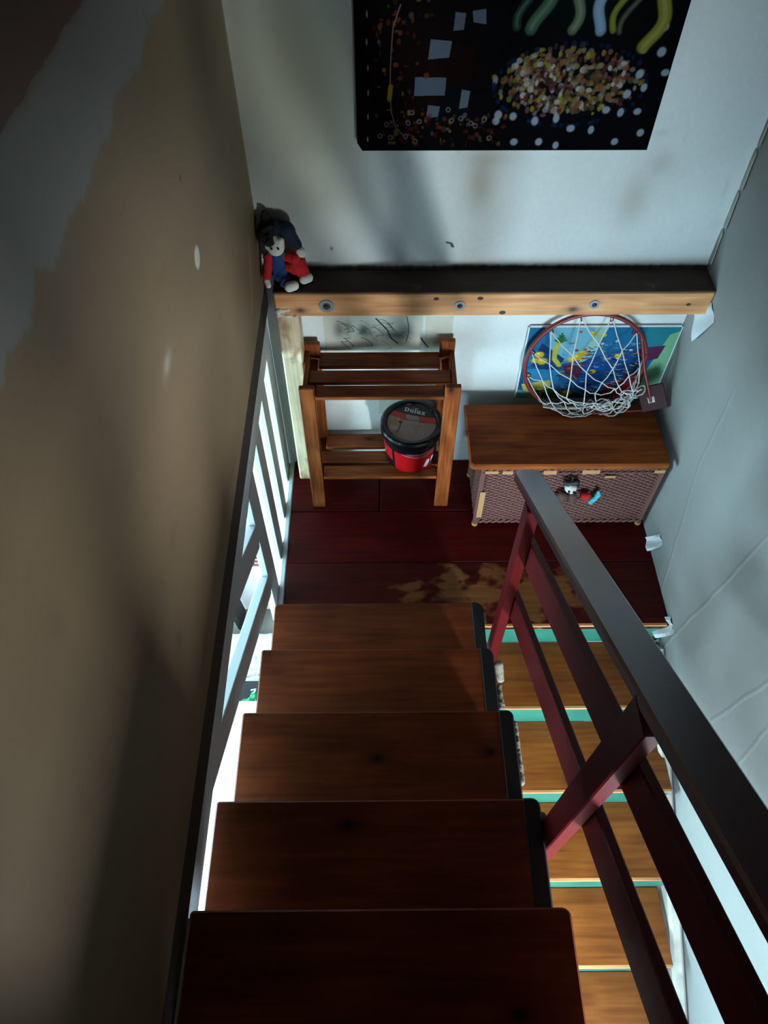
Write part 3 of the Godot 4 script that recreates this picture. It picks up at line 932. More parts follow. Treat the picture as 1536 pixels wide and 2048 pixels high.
# ------------------------------------------------------------------ wicker chest
func build_chest() -> void:
	var o := thing("wicker_chest", "dark wicker chest with a plain brown wooden lid beside the right wall", "chest", Vector3(0.735, 0, -1.87))
	var org := o.position
	var x0 := 0.388
	var x1 := 1.086
	var zf := -1.735
	var zb := -2.012
	# lid
	var poly := rounded(-1.074, -0.334, 1.703, 2.016, 0.012, 0.02)
	for i in poly.size():
		poly[i] = -poly[i]
	part("lid", prism(poly, 0.030, 0.006), M.chest_lid, o, at(Vector3(0, 0.419, 0) - org))
	block("lid_batten", o, Vector3(x0 + 0.01, 0.385, zb + 0.02) - org, Vector3(x1 - 0.01, 0.404, zf - 0.006) - org, M.wicker_dark, 0.002)
	# inner box and corner posts
	block("lining", o, Vector3(x0 + 0.012, 0.022, zb + 0.012) - org, Vector3(x1 - 0.012, 0.384, zf - 0.012) - org, M.wicker_dark, 0.002)
	for x in [x0 + 0.008, x1 - 0.008]:
		for z in [zf - 0.008, zb + 0.008]:
			board("corner_post", o, Vector3(x, 0.02, z) - org, Vector3(x, 0.385, z) - org, 0.02, 0.02, Vector3.RIGHT, M.wicker, 0.005)
			part("foot", lathe([Vector2(0, 0), Vector2(0.011, 0), Vector2(0.013, 0.004), Vector2(0.013, 0.02), Vector2(0, 0.02)], 12), M.tan, o, at(Vector3(x, 0.0, z) - org))
	# woven sides: strands that go over and under upright stakes
	var faces := [[Vector3(x0 + 0.018, 0, zf - 0.006), Vector3(x1 - 0.018, 0, zf - 0.006), Vector3(0, 0, 1)], [Vector3(x0 + 0.006, 0, zb + 0.018), Vector3(x0 + 0.006, 0, zf - 0.018), Vector3(-1, 0, 0)]]
	for f in faces:
		var st := st_new()
		var a: Vector3 = f[0]
		var b: Vector3 = f[1]
		var n: Vector3 = f[2]
		var len := (b - a).length()
		var stakes := int(len / 0.0175)
		for row in 34:
			var y := 0.046 + row * 0.0088
			var pts := []
			for k in stakes * 2 + 1:
				var t := float(k) / (stakes * 2)
				var ph := PI * (k * 0.5 + row) if true else 0.0
				pts.append(a.lerp(b, t) + Vector3(0, y + 0.0012 * sin(k * 1.3 + row), 0) + n * (0.0040 * cos(ph)) - org)
			add_tube(st, pts, 0.0044, 5)
		for k in stakes + 1:
			var p := a.lerp(b, float(k) / stakes) - n * 0.001
			add_tube(st, [p + Vector3(0, 0.03, 0) - org, p + Vector3(0, 0.36, 0) - org], 0.0045, 5)
		tag(part("weave", st.commit(), M.wicker, o), "", "", "", "stuff")
	# braided bands at top and bottom
	for y in [0.034, 0.352, 0.372]:
		var st := st_new()
		for s in 2:
			var pts := []
			for k in 90:
				pts.append(Vector3(lerpf(x0 + 0.004, x1 - 0.004, k / 89.0), y + 0.005 * sin(k * 0.9 + s * PI), zf - 0.004 + 0.006 * cos(k * 0.9 + s * PI)) - org)
			add_tube(st, pts, 0.0065, 6)
		part("braid", st.commit(), M.wicker if y < 0.3 else mat(Color(0.36, 0.19, 0.13), 0.6), o)
	# light wooden fittings
	for t in [[0.405, 0.155, 0.022, 0.17, 0.0], [0.425, 0.362, 0.05, 0.016, 0.0], [0.485, 0.360, 0.04, 0.020, 0.0], [0.645, 0.360, 0.05, 0.024, 0.0], [0.80, 0.362, 0.066, 0.024, 0.0], [0.879, 0.332, 0.042, 0.013, 0.0], [1.06, 0.362, 0.04, 0.018, 0.0]]:
		part("wood_fitting", cbox(Vector3(t[2], t[3], 0.006), 0.002), M.tan, o, at(Vector3(t[0], t[1], zf + 0.006) - org))

	# soft toy that hangs on the front
	var q := thing("hanging_soft_toy", "small soft toy with pale round face hanging on the wicker chest front", "soft toy", Vector3(0.74, 0.22, zf + 0.026))
	var g := Vector3(0.74, 0.22, zf + 0.012)
	part("head", blob([[Vector3(0.727, 0.300, zf + 0.022) - g, Vector3(0.733, 0.299, zf + 0.022) - g, 0.020, 0.020]], 0.01, 0.0035, 0.004), M.fabric_white, q)
	part("cap", blob([[Vector3(0.715, 0.322, zf + 0.014) - g, Vector3(0.748, 0.326, zf + 0.012) - g, 0.013, 0.013], [Vector3(0.748, 0.326, zf + 0.012) - g, Vector3(0.762, 0.300, zf + 0.012) - g, 0.008, 0.005]], 0.01, 0.0035), M.black_paint, q)
	for e in [[0.720, 0.304], [0.739, 0.301]]:
		part("eye", blob([[Vector3(e[0], e[1], zf + 0.041) - g, Vector3(e[0] + 0.001, e[1] - 0.004, zf + 0.041) - g, 0.0052, 0.0045]], 0.004, 0.0018), M.black_plastic, q)
	part("body", blob([[Vector3(0.708, 0.225, zf + 0.016) - g, Vector3(0.712, 0.245, zf + 0.016) - g, 0.020, 0.018], [Vector3(0.752, 0.222, zf + 0.016) - g, Vector3(0.748, 0.245, zf + 0.016) - g, 0.020, 0.018]], 0.006, 0.004), mat(Color(0.30, 0.19, 0.15), 0.85), q)
	part("red_cloth", blob([[Vector3(0.792, 0.240, zf + 0.012) - g, Vector3(0.812, 0.238, zf + 0.012) - g, 0.013, 0.013], [Vector3(0.800, 0.238, zf + 0.012) - g, Vector3(0.806, 0.212, zf + 0.012) - g, 0.014, 0.008]], 0.01, 0.0035, 0.004), M.fabric_red, q)
	part("turquoise_cloth", blob([[Vector3(0.832, 0.206, zf + 0.012) - g, Vector3(0.850, 0.246, zf + 0.012) - g, 0.013, 0.012], [Vector3(0.85, 0.246, zf + 0.012) - g, Vector3(0.845, 0.27, zf + 0.012) - g, 0.008, 0.004]], 0.008, 0.0035, 0.006), mat(Color(0.22, 0.62, 0.66), 0.8), q)
	part("ribbon", tube([Vector3(0.728, 0.36, zf + 0.012) - g, Vector3(0.73, 0.33, zf + 0.016) - g, Vector3(0.735, 0.27, zf + 0.018) - g, Vector3(0.76, 0.232, zf + 0.018) - g, Vector3(0.80, 0.23, zf + 0.014) - g, Vector3(0.84, 0.235, zf + 0.014) - g], 0.003, 6), M.black_paint, q)

# ------------------------------------------------------------------ pictures
func build_painting() -> void:
	var r := RandomNumberGenerator.new()
	r.seed = 21
	var w := 900
	var h := 1188
	var im := plaster_image(141, w, h, Color(0.035, 0.03, 0.035), 0.5)
	var P := func(u: float, d: float) -> Vector2: return Vector2(u * w, h - d * w)
	smudge(im, P.call(0.22, 0.25), Vector2(190, 220), Color(0.13, 0.045, 0.035), 0.7)
	smudge(im, P.call(0.70, 0.20), Vector2(240, 130), Color(0.02, 0.05, 0.12), 0.8)
	smudge(im, P.call(0.72, 0.45), Vector2(200, 110), Color(0.04, 0.10, 0.09), 0.8)
	for q in [[0.30, 0.24, 0.07, 0.09, Color(0.12, 0.05, 0.03)], [0.32, 0.15, 0.05, 0.06, Color(0.02, 0.07, 0.08)]]:
		patch(im, [P.call(q[0] - q[2], q[1] - q[3]), P.call(q[0] + q[2], q[1] - q[3]), P.call(q[0] + q[2], q[1] + q[3]), P.call(q[0] - q[2], q[1] + q[3])], q[4], 0.8)
	# pale rectangles, each a little askew
	for q in [[0.262, 0.315, 0.033, 0.026], [0.239, 0.208, 0.050, 0.028], [0.251, 0.128, 0.020, 0.019], [0.352, 0.167, 0.014, 0.028], [0.318, 0.393, 0.016, 0.024], [0.381, 0.410, 0.020, 0.018], [0.29, 0.52, 0.03, 0.03], [0.21, 0.62, 0.04, 0.02]]:
		var t := r.randf_range(-0.006, 0.006)
		patch(im, [P.call(q[0] - q[2], q[1] - q[3]), P.call(q[0] + q[2], q[1] - q[3] + t), P.call(q[0] + q[2] + t, q[1] + q[3]), P.call(q[0] - q[2] + t, q[1] + q[3] + t)], Color(0.44, 0.50, 0.53).lerp(Color(0.30, 0.34, 0.42), r.randf() * 0.5), 0.95)
	# heap of petals
	var pal := [Color(0.55, 0.45, 0.25), Color(0.40, 0.33, 0.20), Color(0.62, 0.56, 0.28), Color(0.55, 0.35, 0.28), Color(0.62, 0.58, 0.50), Color(0.28, 0.20, 0.15), Color(0.48, 0.22, 0.22), Color(0.62, 0.60, 0.18), Color(0.80, 0.78, 0.74), Color(0.10, 0.08, 0.07), Color(0.58, 0.38, 0.20)]
	for i in 620:
		var a := r.randf() * TAU
		var m := sqrt(r.randf()) * r.randf_range(0.8, 1.12)
		var p: Vector2 = P.call(0.685 + cos(a) * m * 0.225, 0.222 + sin(a) * m * 0.100)
		smudge(im, p, Vector2(r.randf_range(4.5, 10), r.randf_range(5, 11)), pal[r.randi() % pal.size()], r.randf_range(0.55, 0.95), 1.0)
	for i in 60:
		var a := r.randf() * TAU
		smudge(im, P.call(0.69 + cos(a) * 0.245, 0.21 + sin(a) * 0.125), Vector2(6, 7), Color(0.07, 0.16, 0.28), 0.7, 1.0)
	# white dots on black
	for q in [[0.897, 0.318], [0.955, 0.31], [0.905, 0.245], [0.93, 0.205], [0.88, 0.185], [0.825, 0.135], [0.875, 0.127], [0.52, 0.115], [0.595, 0.10], [0.665, 0.108], [0.72, 0.075], [0.79, 0.07], [0.62, 0.03], [0.535, 0.03], [0.68, 0.018], [0.945, 0.38], [0.93, 0.13], [0.985, 0.25], [0.96, 0.06], [0.88, 0.03], [0.47, 0.12], [0.465, 0.10]]:
		smudge(im, P.call(q[0], q[1]), Vector2(r.randf_range(9, 13), r.randf_range(10, 14)), Color(0.68, 0.74, 0.76), 0.95, 1.0)
	# wavy ribbons hanging from above
	for q in [[0.505, 0.38, Color(0.16, 0.26, 0.20), 12], [0.555, 0.375, Color(0.30, 0.42, 0.30), 17], [0.655, 0.372, Color(0.42, 0.48, 0.34), 14], [0.735, 0.37, Color(0.58, 0.70, 0.78), 15], [0.79, 0.37, Color(0.50, 0.52, 0.16), 9], [0.82, 0.365, Color(0.30, 0.30, 0.22), 8], [0.905, 0.325, Color(0.60, 0.58, 0.20), 18]]:
		var pts := []
		for k in 24:
			pts.append(P.call(q[0] + 0.018 * sin(k * 0.42 + q[0] * 20.0) + 0.0022 * k, q[1] + k * 0.012))
		stroke(im, pts, q[3], q[2], 0.9)
		stroke(im, pts, q[3] * 0.35, (q[2] as Color).lightened(0.2), 0.5)
	# rust and gold specks and rings on the left and along the bottom
	var sp := [Color(0.45, 0.16, 0.10), Color(0.52, 0.26, 0.12), Color(0.32, 0.10, 0.08), Color(0.46, 0.40, 0.36), Color(0.60, 0.46, 0.16)]
	for i in 200:
		var u := r.randf_range(0.06, 0.24) if i % 2 else r.randf_range(0.10, 0.50)
		var d := r.randf_range(0.05, 0.6) if i % 2 else r.randf_range(0.02, 0.13)
		smudge(im, P.call(u, d), Vector2(r.randf_range(2.5, 8), r.randf_range(3, 9)), sp[r.randi() % 5], r.randf_range(0.3, 0.85), 1.0)
	for i in 16:
		var c: Vector2 = P.call(r.randf_range(0.05, 0.5), r.randf_range(0.02, 0.14))
		smudge(im, c, Vector2(8, 8), Color(0.55, 0.52, 0.52), 0.8, 1.0)
		smudge(im, c, Vector2(4, 4), Color(0.08, 0.05, 0.05), 0.9, 1.0)
	for i in 7:
		smudge(im, P.call(0.035 + r.randf() * 0.012, 0.04 + i * 0.075), Vector2(2.5, 9), Color(0.66, 0.66, 0.62), 0.9, 1.0)
	stroke(im, [P.call(0.14, 0.44), P.call(0.118, 0.38), P.call(0.112, 0.30), P.call(0.11, 0.20), P.call(0.115, 0.13), P.call(0.13, 0.08), P.call(0.16, 0.05)], 1.8, Color(0.50, 0.42, 0.36), 0.8)
	stroke(im, [P.call(0.112, 0.21), P.call(0.108, 0.165)], 7, Color(0.66, 0.52, 0.12), 0.9)
	var o := thing("abstract_painting", "large dark unframed painting with white dots and a heap of petals", "painting", Vector3(0.359, 1.412, -2.083))
	# the canvas face has its own flat picture; sides and back are plain
	var W := 0.834
	var H := 1.10
	var st := st_new()
	var c := 0.014
	var uvq := func(x: float, y: float) -> Vector2: return Vector2(x / W + 0.5, 1.0 - y / H)
	var out := [Vector2(-W / 2 + c, 0), Vector2(W / 2, 0), Vector2(W / 2, H), Vector2(-W / 2, H), Vector2(-W / 2, c * 1.6)]
	for t in [[0, 1, 2], [0, 2, 3], [0, 3, 4]]:
		var q: Array = [out[t[0]], out[t[2]], out[t[1]]]
		for p in q:
			st.set_normal(Vector3(0, 0, 1))
			st.set_uv(uvq.call(p.x, p.y))
			st.add_vertex(Vector3(p.x, p.y, 0.0115))
	part("picture", st.commit(), mat(Color(0.70, 0.70, 0.71), 0.85, im, 0.0, 0.12), o)
	var pl := PackedVector2Array()
	for p in out:
		pl.append(Vector2(p.x, -p.y))
	part("canvas", prism(pl, 0.022, 0.001), mat(Color(0.05, 0.045, 0.045), 0.9), o, Transform3D(Basis(Vector3.RIGHT, PI / 2), Vector3.ZERO))

func build_poster() -> void:
	var r := RandomNumberGenerator.new()
	r.seed = 5
	var w := 640
	var h := 430
	var im := plaster_image(151, w, h, Color(0.14, 0.36, 0.58), 0.3)
	var P := func(u: float, v: float) -> Vector2: return Vector2(u * w, v * h)
	patch(im, [P.call(0, 0), P.call(0.17, 0), P.call(0.08, 0.5), P.call(0, 0.55)], Color(0.13, 0.42, 0.62))
	patch(im, [P.call(0.12, 0.0), P.call(0.44, 0.0), P.call(0.40, 0.42), P.call(0.24, 0.50), P.call(0.17, 0.30)], Color(0.45, 0.70, 0.80))
	patch(im, [P.call(0.44, 0.0), P.call(0.52, 0.0), P.call(0.46, 0.4), P.call(0.38, 0.5)], Color(0.60, 0.76, 0.74))
	patch(im, [P.call(0.52, 0.0), P.call(1.0, 0.0), P.call(1.0, 0.16), P.call(0.50, 0.34)], Color(0.10, 0.42, 0.60))
	patch(im, [P.call(0.78, 0.0), P.call(1.0, 0.0), P.call(0.95, 0.35), P.call(0.76, 0.30)], Color(0.16, 0.50, 0.58))
	patch(im, [P.call(0.94, 0.10), P.call(1.0, 0.05), P.call(1.0, 1.0), P.call(0.86, 1.0), P.call(0.87, 0.6)], Color(0.50, 0.74, 0.58))
	patch(im, [P.call(0.76, 0.28), P.call(0.94, 0.24), P.call(0.92, 0.42), P.call(0.80, 0.48)], Color(0.36, 0.16, 0.30))
	patch(im, [P.call(0.10, 0.20), P.call(0.28, 0.42), P.call(0.24, 0.62), P.call(0.06, 0.52)], Color(0.06, 0.24, 0.46))
	patch(im, [P.call(0.02, 0.55), P.call(0.26, 0.58), P.call(0.28, 0.76), P.call(0.03, 0.76)], Color(0.16, 0.52, 0.72))
	patch(im, [P.call(0.02, 0.78), P.call(0.22, 0.72), P.call(0.24, 0.92), P.call(0.05, 0.92)], Color(0.80, 0.76, 0.38))
	patch(im, [P.call(0.0, 0.86), P.call(0.14, 0.92), P.call(0.14, 1.0), P.call(0.0, 1.0)], Color(0.46, 0.66, 0.66))
	patch(im, [P.call(0.12, 0.88), P.call(0.28, 0.84), P.call(0.30, 1.0), P.call(0.14, 1.0)], Color(0.14, 0.36, 0.16))
	patch(im, [P.call(0.28, 0.52), P.call(0.46, 0.44), P.call(0.50, 0.66), P.call(0.34, 0.72)], Color(0.34, 0.14, 0.24))
	patch(im, [P.call(0.44, 0.40), P.call(0.76, 0.34), P.call(0.74, 0.84), P.call(0.40, 0.90)], Color(0.09, 0.30, 0.58))
	patch(im, [P.call(0.62, 0.78), P.call(0.86, 0.58), P.call(0.88, 1.0), P.call(0.60, 1.0)], Color(0.58, 0.08, 0.16))
	for i in 230: # brushed waves
		var p: Vector2 = P.call(r.randf_range(0.25, 0.80), r.randf_range(0.2, 0.95))
		var d := Vector2(r.randf_range(14, 40), r.randf_range(-10, 14))
		stroke(im, [p, p + d * 0.5 + Vector2(0, 4), p + d], r.randf_range(1, 4), [Color(0.30, 0.55, 0.74), Color(0.04, 0.16, 0.36), Color(0.10, 0.30, 0.55), Color(0.20, 0.44, 0.66), Color(0.34, 0.16, 0.22), Color(0.62, 0.56, 0.24), Color(0.70, 0.76, 0.74)][r.randi() % 7], 0.6)
	for q in [[0.36, 0.40, 26], [0.39, 0.34, 18], [0.33, 0.43, 18], [0.10, 0.36, 22], [0.13, 0.45, 24], [0.08, 0.44, 18], [0.50, 0.10, 12], [0.43, 0.08, 14], [0.64, 0.38, 16], [0.36, 0.92, 24], [0.33, 0.96, 18], [0.50, 0.60, 14], [0.06, 0.66, 10], [0.10, 0.98, 12], [0.84, 0.70, 14]]:
		smudge(im, P.call(q[0], q[1]), Vector2(q[2], q[2] * 0.85), Color(0.86, 0.70, 0.16), 0.95, 1.0)
		smudge(im, P.call(q[0] - 0.008, q[1] - 0.015), Vector2(q[2] * 0.4, q[2] * 0.35), Color(0.92, 0.84, 0.40), 0.9, 1.0)
	stroke(im, [P.call(0.22, 0.18), P.call(0.20, 0.30), P.call(0.21, 0.42), P.call(0.26, 0.52)], 11, Color(0.74, 0.72, 0.28), 0.95)
	for k in 7:
		stroke(im, [P.call(0.22, 0.20), P.call(0.18 + k * 0.014, 0.07 + 0.03 * abs(k - 3))], 4, Color(0.16, 0.42, 0.24), 0.9)
	for i in 14:
		smudge(im, P.call(r.randf_range(0.30, 0.72), r.randf_range(0.05, 0.9)), Vector2(8, 6), [Color(0.70, 0.30, 0.14), Color(0.55, 0.10, 0.20), Color(0.88, 0.86, 0.80)][i % 3], 0.9, 1.0)
	var o := thing("colourful_poster", "colourful blue and yellow underwater poster on the wall behind the hoop", "poster", Vector3(0.825, 0.395, -2.088))
	var W := 0.552
	var H := 0.360
	part("print", uvbox(Vector3(-W / 2, 0, -0.005), Vector3(W / 2, H, 0.0045), 0, 1, -W / 2, W / 2, 0, H), mat(Color(0.86, 0.84, 0.80), 0.6, im, 0.0, 0.2), o)
	for e in [[Vector3(-W / 2, 0, 0), Vector3(-W / 2, H, 0)], [Vector3(W / 2, 0, 0), Vector3(W / 2, H, 0)], [Vector3(-W / 2, H, 0), Vector3(W / 2, H, 0)], [Vector3(-W / 2, 0, 0), Vector3(W / 2, 0, 0)]]:
		board("frame_edge", o, e[0], e[1], 0.008, 0.012, Vector3(0, 0, 1), M.white_paint, 0.002)

# ------------------------------------------------------------------ paint bucket
func build_bucket() -> void:
	var o := thing("paint_bucket", "black and red paint bucket with round lid on the lower shelf", "bucket", Vector3(0.128, 0.2055, -1.957))
	var im := Image.create(1024, 256, false, Image.FORMAT_RGB8)
	im.fill(Color(0.02, 0.025, 0.06))
	# u = 0.5 faces the wall, u = 0 the viewer; two red labels parted by a dark gap
	var red := Color(0.62, 0.05, 0.06)
	for off in [0, 1024]:
		patch(im, [Vector2(-110 + off, 66), Vector2(150 + off, 72), Vector2(150 + off, 256), Vector2(-96 + off, 256), Vector2(-110 + off, 236)], red)
		patch(im, [Vector2(-330 + off, 60), Vector2(-128 + off, 66), Vector2(-128 + off, 176), Vector2(-330 + off, 160)], red)
		var rim := []
		for k in 12:
			rim.append(Vector2(-60 + off + k * 18, 70 + 30 * sin(k / 11.0 * PI * 0.8)))
		stroke(im, rim, 3, Color(0.55, 0.45, 0.50), 0.8)
		patch(im, [Vector2(-40 + off, 58), Vector2(150 + off, 60), Vector2(140 + off, 80), Vector2(-20 + off, 78)], Color(0.34, 0.28, 0.32))
		patch(im, [Vector2(78 + off, 214), Vector2(100 + off, 150), Vector2(120 + off, 154), Vector2(122 + off, 190), Vector2(104 + off, 226)], Color(0.80, 0.84, 0.92))
		patch(im, [Vector2(134 + off, 196), Vector2(136 + off, 146), Vector2(158 + off, 142), Vector2(156 + off, 176)], Color(0.80, 0.84, 0.92))
		patch(im, [Vector2(118 + off, 206), Vector2(128 + off, 160), Vector2(134 + off, 170), Vector2(132 + off, 210)], Color(0.03, 0.05, 0.16))
	var bm := mat(Color.WHITE, 0.3, im)
	bm.texture_repeat = true
	part("body", lathe([Vector2(0.098, 0.0), Vector2(0.101, 0.004), Vector2(0.115, 0.158), Vector2(0.116, 0.160)], 56), bm, o)
	part("lid", lathe([Vector2(0.114, 0.150), Vector2(0.121, 0.152), Vector2(0.1235, 0.160), Vector2(0.1245, 0.182), Vector2(0.122, 0.192), Vector2(0.115, 0.197), Vector2(0.105, 0.196), Vector2(0.099, 0.190), Vector2(0.097, 0.186), Vector2(0.0, 0.186)], 64), M.black_plastic, o)
	part("base", lathe([Vector2(0.0, 0.0015), Vector2(0.096, 0.0), Vector2(0.0995, 0.002)], 40), M.black_plastic, o)
	# printed disc in the lid
	var lm := Image.create(384, 384, false, Image.FORMAT_RGB8)
	lm.fill(Color(0.02, 0.03, 0.05))
	var pal := Color(0.56, 0.47, 0.45)
	for y in 384:
		for x in 384:
			var yy := y - 0.30 * (x - 192)
			var arc := 112.0 - 26.0 * pow((x - 192) / 192.0, 2)
			if yy > arc:
				lm.set_pixel(x, y, Color(0.70, 0.16, 0.07) if yy < arc + 66 and (x < 150 or x > 250) else pal)
	smudge(lm, Vector2(60, 190), Vector2(60, 40), Color(0.62, 0.40, 0.22), 0.9)
	smudge(lm, Vector2(46, 240), Vector2(46, 36), Color(0.66, 0.58, 0.52), 0.9)
	smudge(lm, Vector2(66, 300), Vector2(30, 26), Color(0.58, 0.32, 0.14), 0.8)
	smudge(lm, Vector2(104, 186), Vector2(14, 16), Color(0.06, 0.05, 0.05), 0.95, 1.0)
	stroke(lm, [Vector2(104, 200), Vector2(96, 240), Vector2(72, 290)], 4, Color(0.16, 0.10, 0.08), 0.8)
	for k in 9:
		stroke(lm, [Vector2(108 + k * 22, 152 + k * 4), Vector2(122 + k * 22, 154 + k * 4)], 5, Color(0.42, 0.10, 0.06), 0.8)
	for k in 4:
		stroke(lm, [Vector2(190 + k * 8, 222 + k * 22), Vector2(264 - k * 14, 234 + k * 22)], 3, Color(0.36, 0.31, 0.32), 0.7)
	smudge(lm, Vector2(212, 34), Vector2(13, 10), Color(0.72, 0.12, 0.08), 0.9, 1.0)
	stroke(lm, [Vector2(222, 46), Vector2(238, 44), Vector2(246, 52)], 4, Color(0.80, 0.66, 0.22), 0.9)
	var st := st_new()
	for k in 48:
		var q := []
		for t in [k, k + 1]:
			var a: float = TAU * t / 48
			q.append(Vector3(cos(a) * 0.096, 0.1872, sin(a) * 0.096))
		var tr := [Vector3(0, 0.1872, 0), q[0], q[1]]
		for p in tr:
			st.set_normal(Vector3.UP)
			st.set_uv(Vector2(p.x / 0.192 + 0.5, p.z / 0.192 + 0.5))
			st.add_vertex(p)
	part("lid_label", st.commit(), mat(Color.WHITE, 0.45, lm), o)
	lettering("lid_lettering", "Dulux", 0.028, Color(0.80, 0.82, 0.83), o, Transform3D(Basis(Vector3.UP, -0.30) * Basis(Vector3.RIGHT, -PI / 2), Vector3(0.014, 0.1876, -0.060)))
	# wire handle folded down behind the rim
	var pts := []
	for k in 17:
		var a := PI * k / 16.0
		pts.append(Vector3(cos(a) * 0.126, 0.150 - 0.075 * sin(a), -sin(a) * 0.1265 * 0.97))
	part("handle", tube(pts, 0.002, 6), M.steel, o)

func lettering(called: String, text: String, size: float, col: Color, parent: Node, xf: Transform3D) -> void:
	var f := SystemFont.new()
	f.font_names = PackedStringArray(["Droid Serif"])
	f.font_weight = 700
	var t := TextMesh.new()
	t.font = f
	t.text = text
	t.font_size = 48
	t.pixel_size = size / 48.0
	t.depth = 0.0006
	t.curve_step = 2.0
	part(called, t, mat(col, 0.5), parent, xf)

# ------------------------------------------------------------------ basketball hoop
func build_hoop() -> void:
	var o := thing("basketball_hoop", "dark red basketball hoop with white net leaning on the wall above the chest", "hoop", Vector3(0.77, 0.435, -1.98))
	var org := o.position
	var c := Vector3(0.772, 0.610, -2.046)
	var rad := 0.222
	var ex := Vector3(1, 0.0, 0.03).normalized()
	var ey := Vector3(0, 0.995, -0.09).normalized()
	var ring := []
	for k in 56:
		var a := TAU * k / 56
		ring.append(c + ex * cos(a) * rad + ey * sin(a) * rad - org)
	part("rim", tube(ring, 0.0085, 10, true), M.rust_red, o)
	# braces and the mounting plate
	var plate_c := Vector3(1.040, 0.512, -1.968)
	var pn := Vector3(-0.35, 0.55, 0.75).normalized()
	var px := Vector3(0.93, 0.36, 0).cross(pn).cross(pn) * -1.0
	px = px.normalized()
	var py := pn.cross(px).normalized()
	var pl := part("mounting_plate", cbox(Vector3(0.096, 0.096, 0.012), 0.003), mat(Color(0.22, 0.06, 0.06), 0.5), o, Transform3D(Basis(px, py, pn), plate_c - org))
	part("pale_square", cbox(Vector3(0.024, 0.022, 0.001), 0.0), M.fabric_white, pl, at(Vector3(-0.006, -0.006, 0.0066)))  # small pale square set on the plate
	part("brace", tube([c + ex * rad * 0.80 + ey * rad * 0.60 - org, Vector3(0.985, 0.62, -2.0) - org, Vector3(1.035, 0.50, -1.958) - org], 0.006, 8), M.rust_red, o)
	part("brace", tube([c - ex * rad * 0.72 - ey * rad * 0.69 - org, Vector3(0.662, 0.452, -1.98) - org, Vector3(0.70, 0.441, -1.962) - org, Vector3(0.80, 0.440, -1.955) - org, Vector3(1.02, 0.458, -1.955) - org], 0.005, 8), M.rust_red, o)
	var hooks := st_new()
	var tops := []
	for k in 12:
		var a := TAU * (k + 0.5) / 12
		var p := c + ex * cos(a) * (rad - 0.004) + ey * sin(a) * (rad - 0.004)
		tops.append(p)
		var q := []
		for m in 8:
			var b := TAU * m / 8
			q.append(p + (ex * cos(a) + ey * sin(a)) * cos(b) * 0.012 - (ex * cos(a) + ey * sin(a)) * 0.006 + Vector3(0, 0, 0.012 * sin(b)) - org)
		add_tube(hooks, q, 0.0022, 5, true)
	part("net_hook", hooks.commit(), M.rust_red, o)
	# the net: diamond mesh that sags towards the viewer and bunches at the lower right
	var lev := 5
	var nodes := []
	for l in lev + 1:
		var row := []
		var t := float(l) / lev
		for k in 12:
			var a := TAU * (k + 0.5 + 0.5 * l) / 12
			var p := c + ex * cos(a) * (rad - 0.006) + ey * sin(a) * (rad - 0.006)
			var tail := Vector3(0.86 + 0.085 * cos(a), 0.492 + 0.048 * sin(a) + 0.035 * cos(a), -1.955)
			var s := pow(t, 0.85)
			var q := p.lerp(tail, s)
			q.z += 0.035 * sin(PI * t) + 0.012 * sin(k * 2.1 + l)
			q.y -= 0.055 * sin(PI * t) * (0.4 + 0.6 * maxf(0.0, sin(a)))
			q += Vector3(sin(k * 3.7 + l * 1.9), cos(k * 2.3 + l * 2.9), 0) * 0.008 * (1.0 if l > 0 else 0.0)
			q.y = maxf(q.y, 0.446)
			q.z = maxf(q.z, -2.072)
			row.append(q)
		nodes.append(row)
	var st := st_new()
	for l in lev:
		for k in 12:
			for d in 2:
				# node (l, k) is joined with its two neighbours one row further
				var a: Vector3 = nodes[l][k]
				var b: Vector3 = nodes[l + 1][(k - d + 12) % 12]
				var mid := (a + b) / 2 + Vector3(0, -0.006, 0.003)
				add_tube(st, [a - org, mid - org, b - org], 0.0021, 5)
	part("net", st.commit(), M.cord, o)
	# loose loops at the end of the net
	var loops := st_new()
	var r := RandomNumberGenerator.new()
	r.seed = 12
	for i in 13:
		var base := Vector3(r.randf_range(0.80, 0.965), 0, -1.945 + r.randf_range(-0.02, 0.02))
		base.y = 0.462 + (base.x - 0.80) * 0.50 + r.randf_range(-0.01, 0.03)
		var pts := []
		var w := r.randf_range(0.02, 0.045)
		var tilt := r.randf_range(0.1, 0.7)
		for k in 14:
			var a := TAU * k / 14
			var p := base + Vector3(cos(a) * w * cos(tilt) - sin(a) * w * 0.4 * sin(tilt), cos(a) * w * sin(tilt) + sin(a) * w * 0.4, 0.012 * sin(a * 2 + i))
			p.y = maxf(p.y, 0.4395)
			pts.append(p - org)
		add_tube(loops, pts, 0.0023, 5, true)
	for i in 3:
		var pts := []
		for k in 12:
			var t := k / 11.0
			pts.append(Vector3(0.632 + 0.30 * t, 0.478 - 0.034 * sin(PI * (0.15 + 0.7 * t)) + 0.012 * i * t + 0.05 * t * t, -1.985 + 0.02 * t + 0.008 * i) - org)
		add_tube(loops, pts, 0.0024, 5)
	part("net_tail", loops.commit(), M.cord, o)

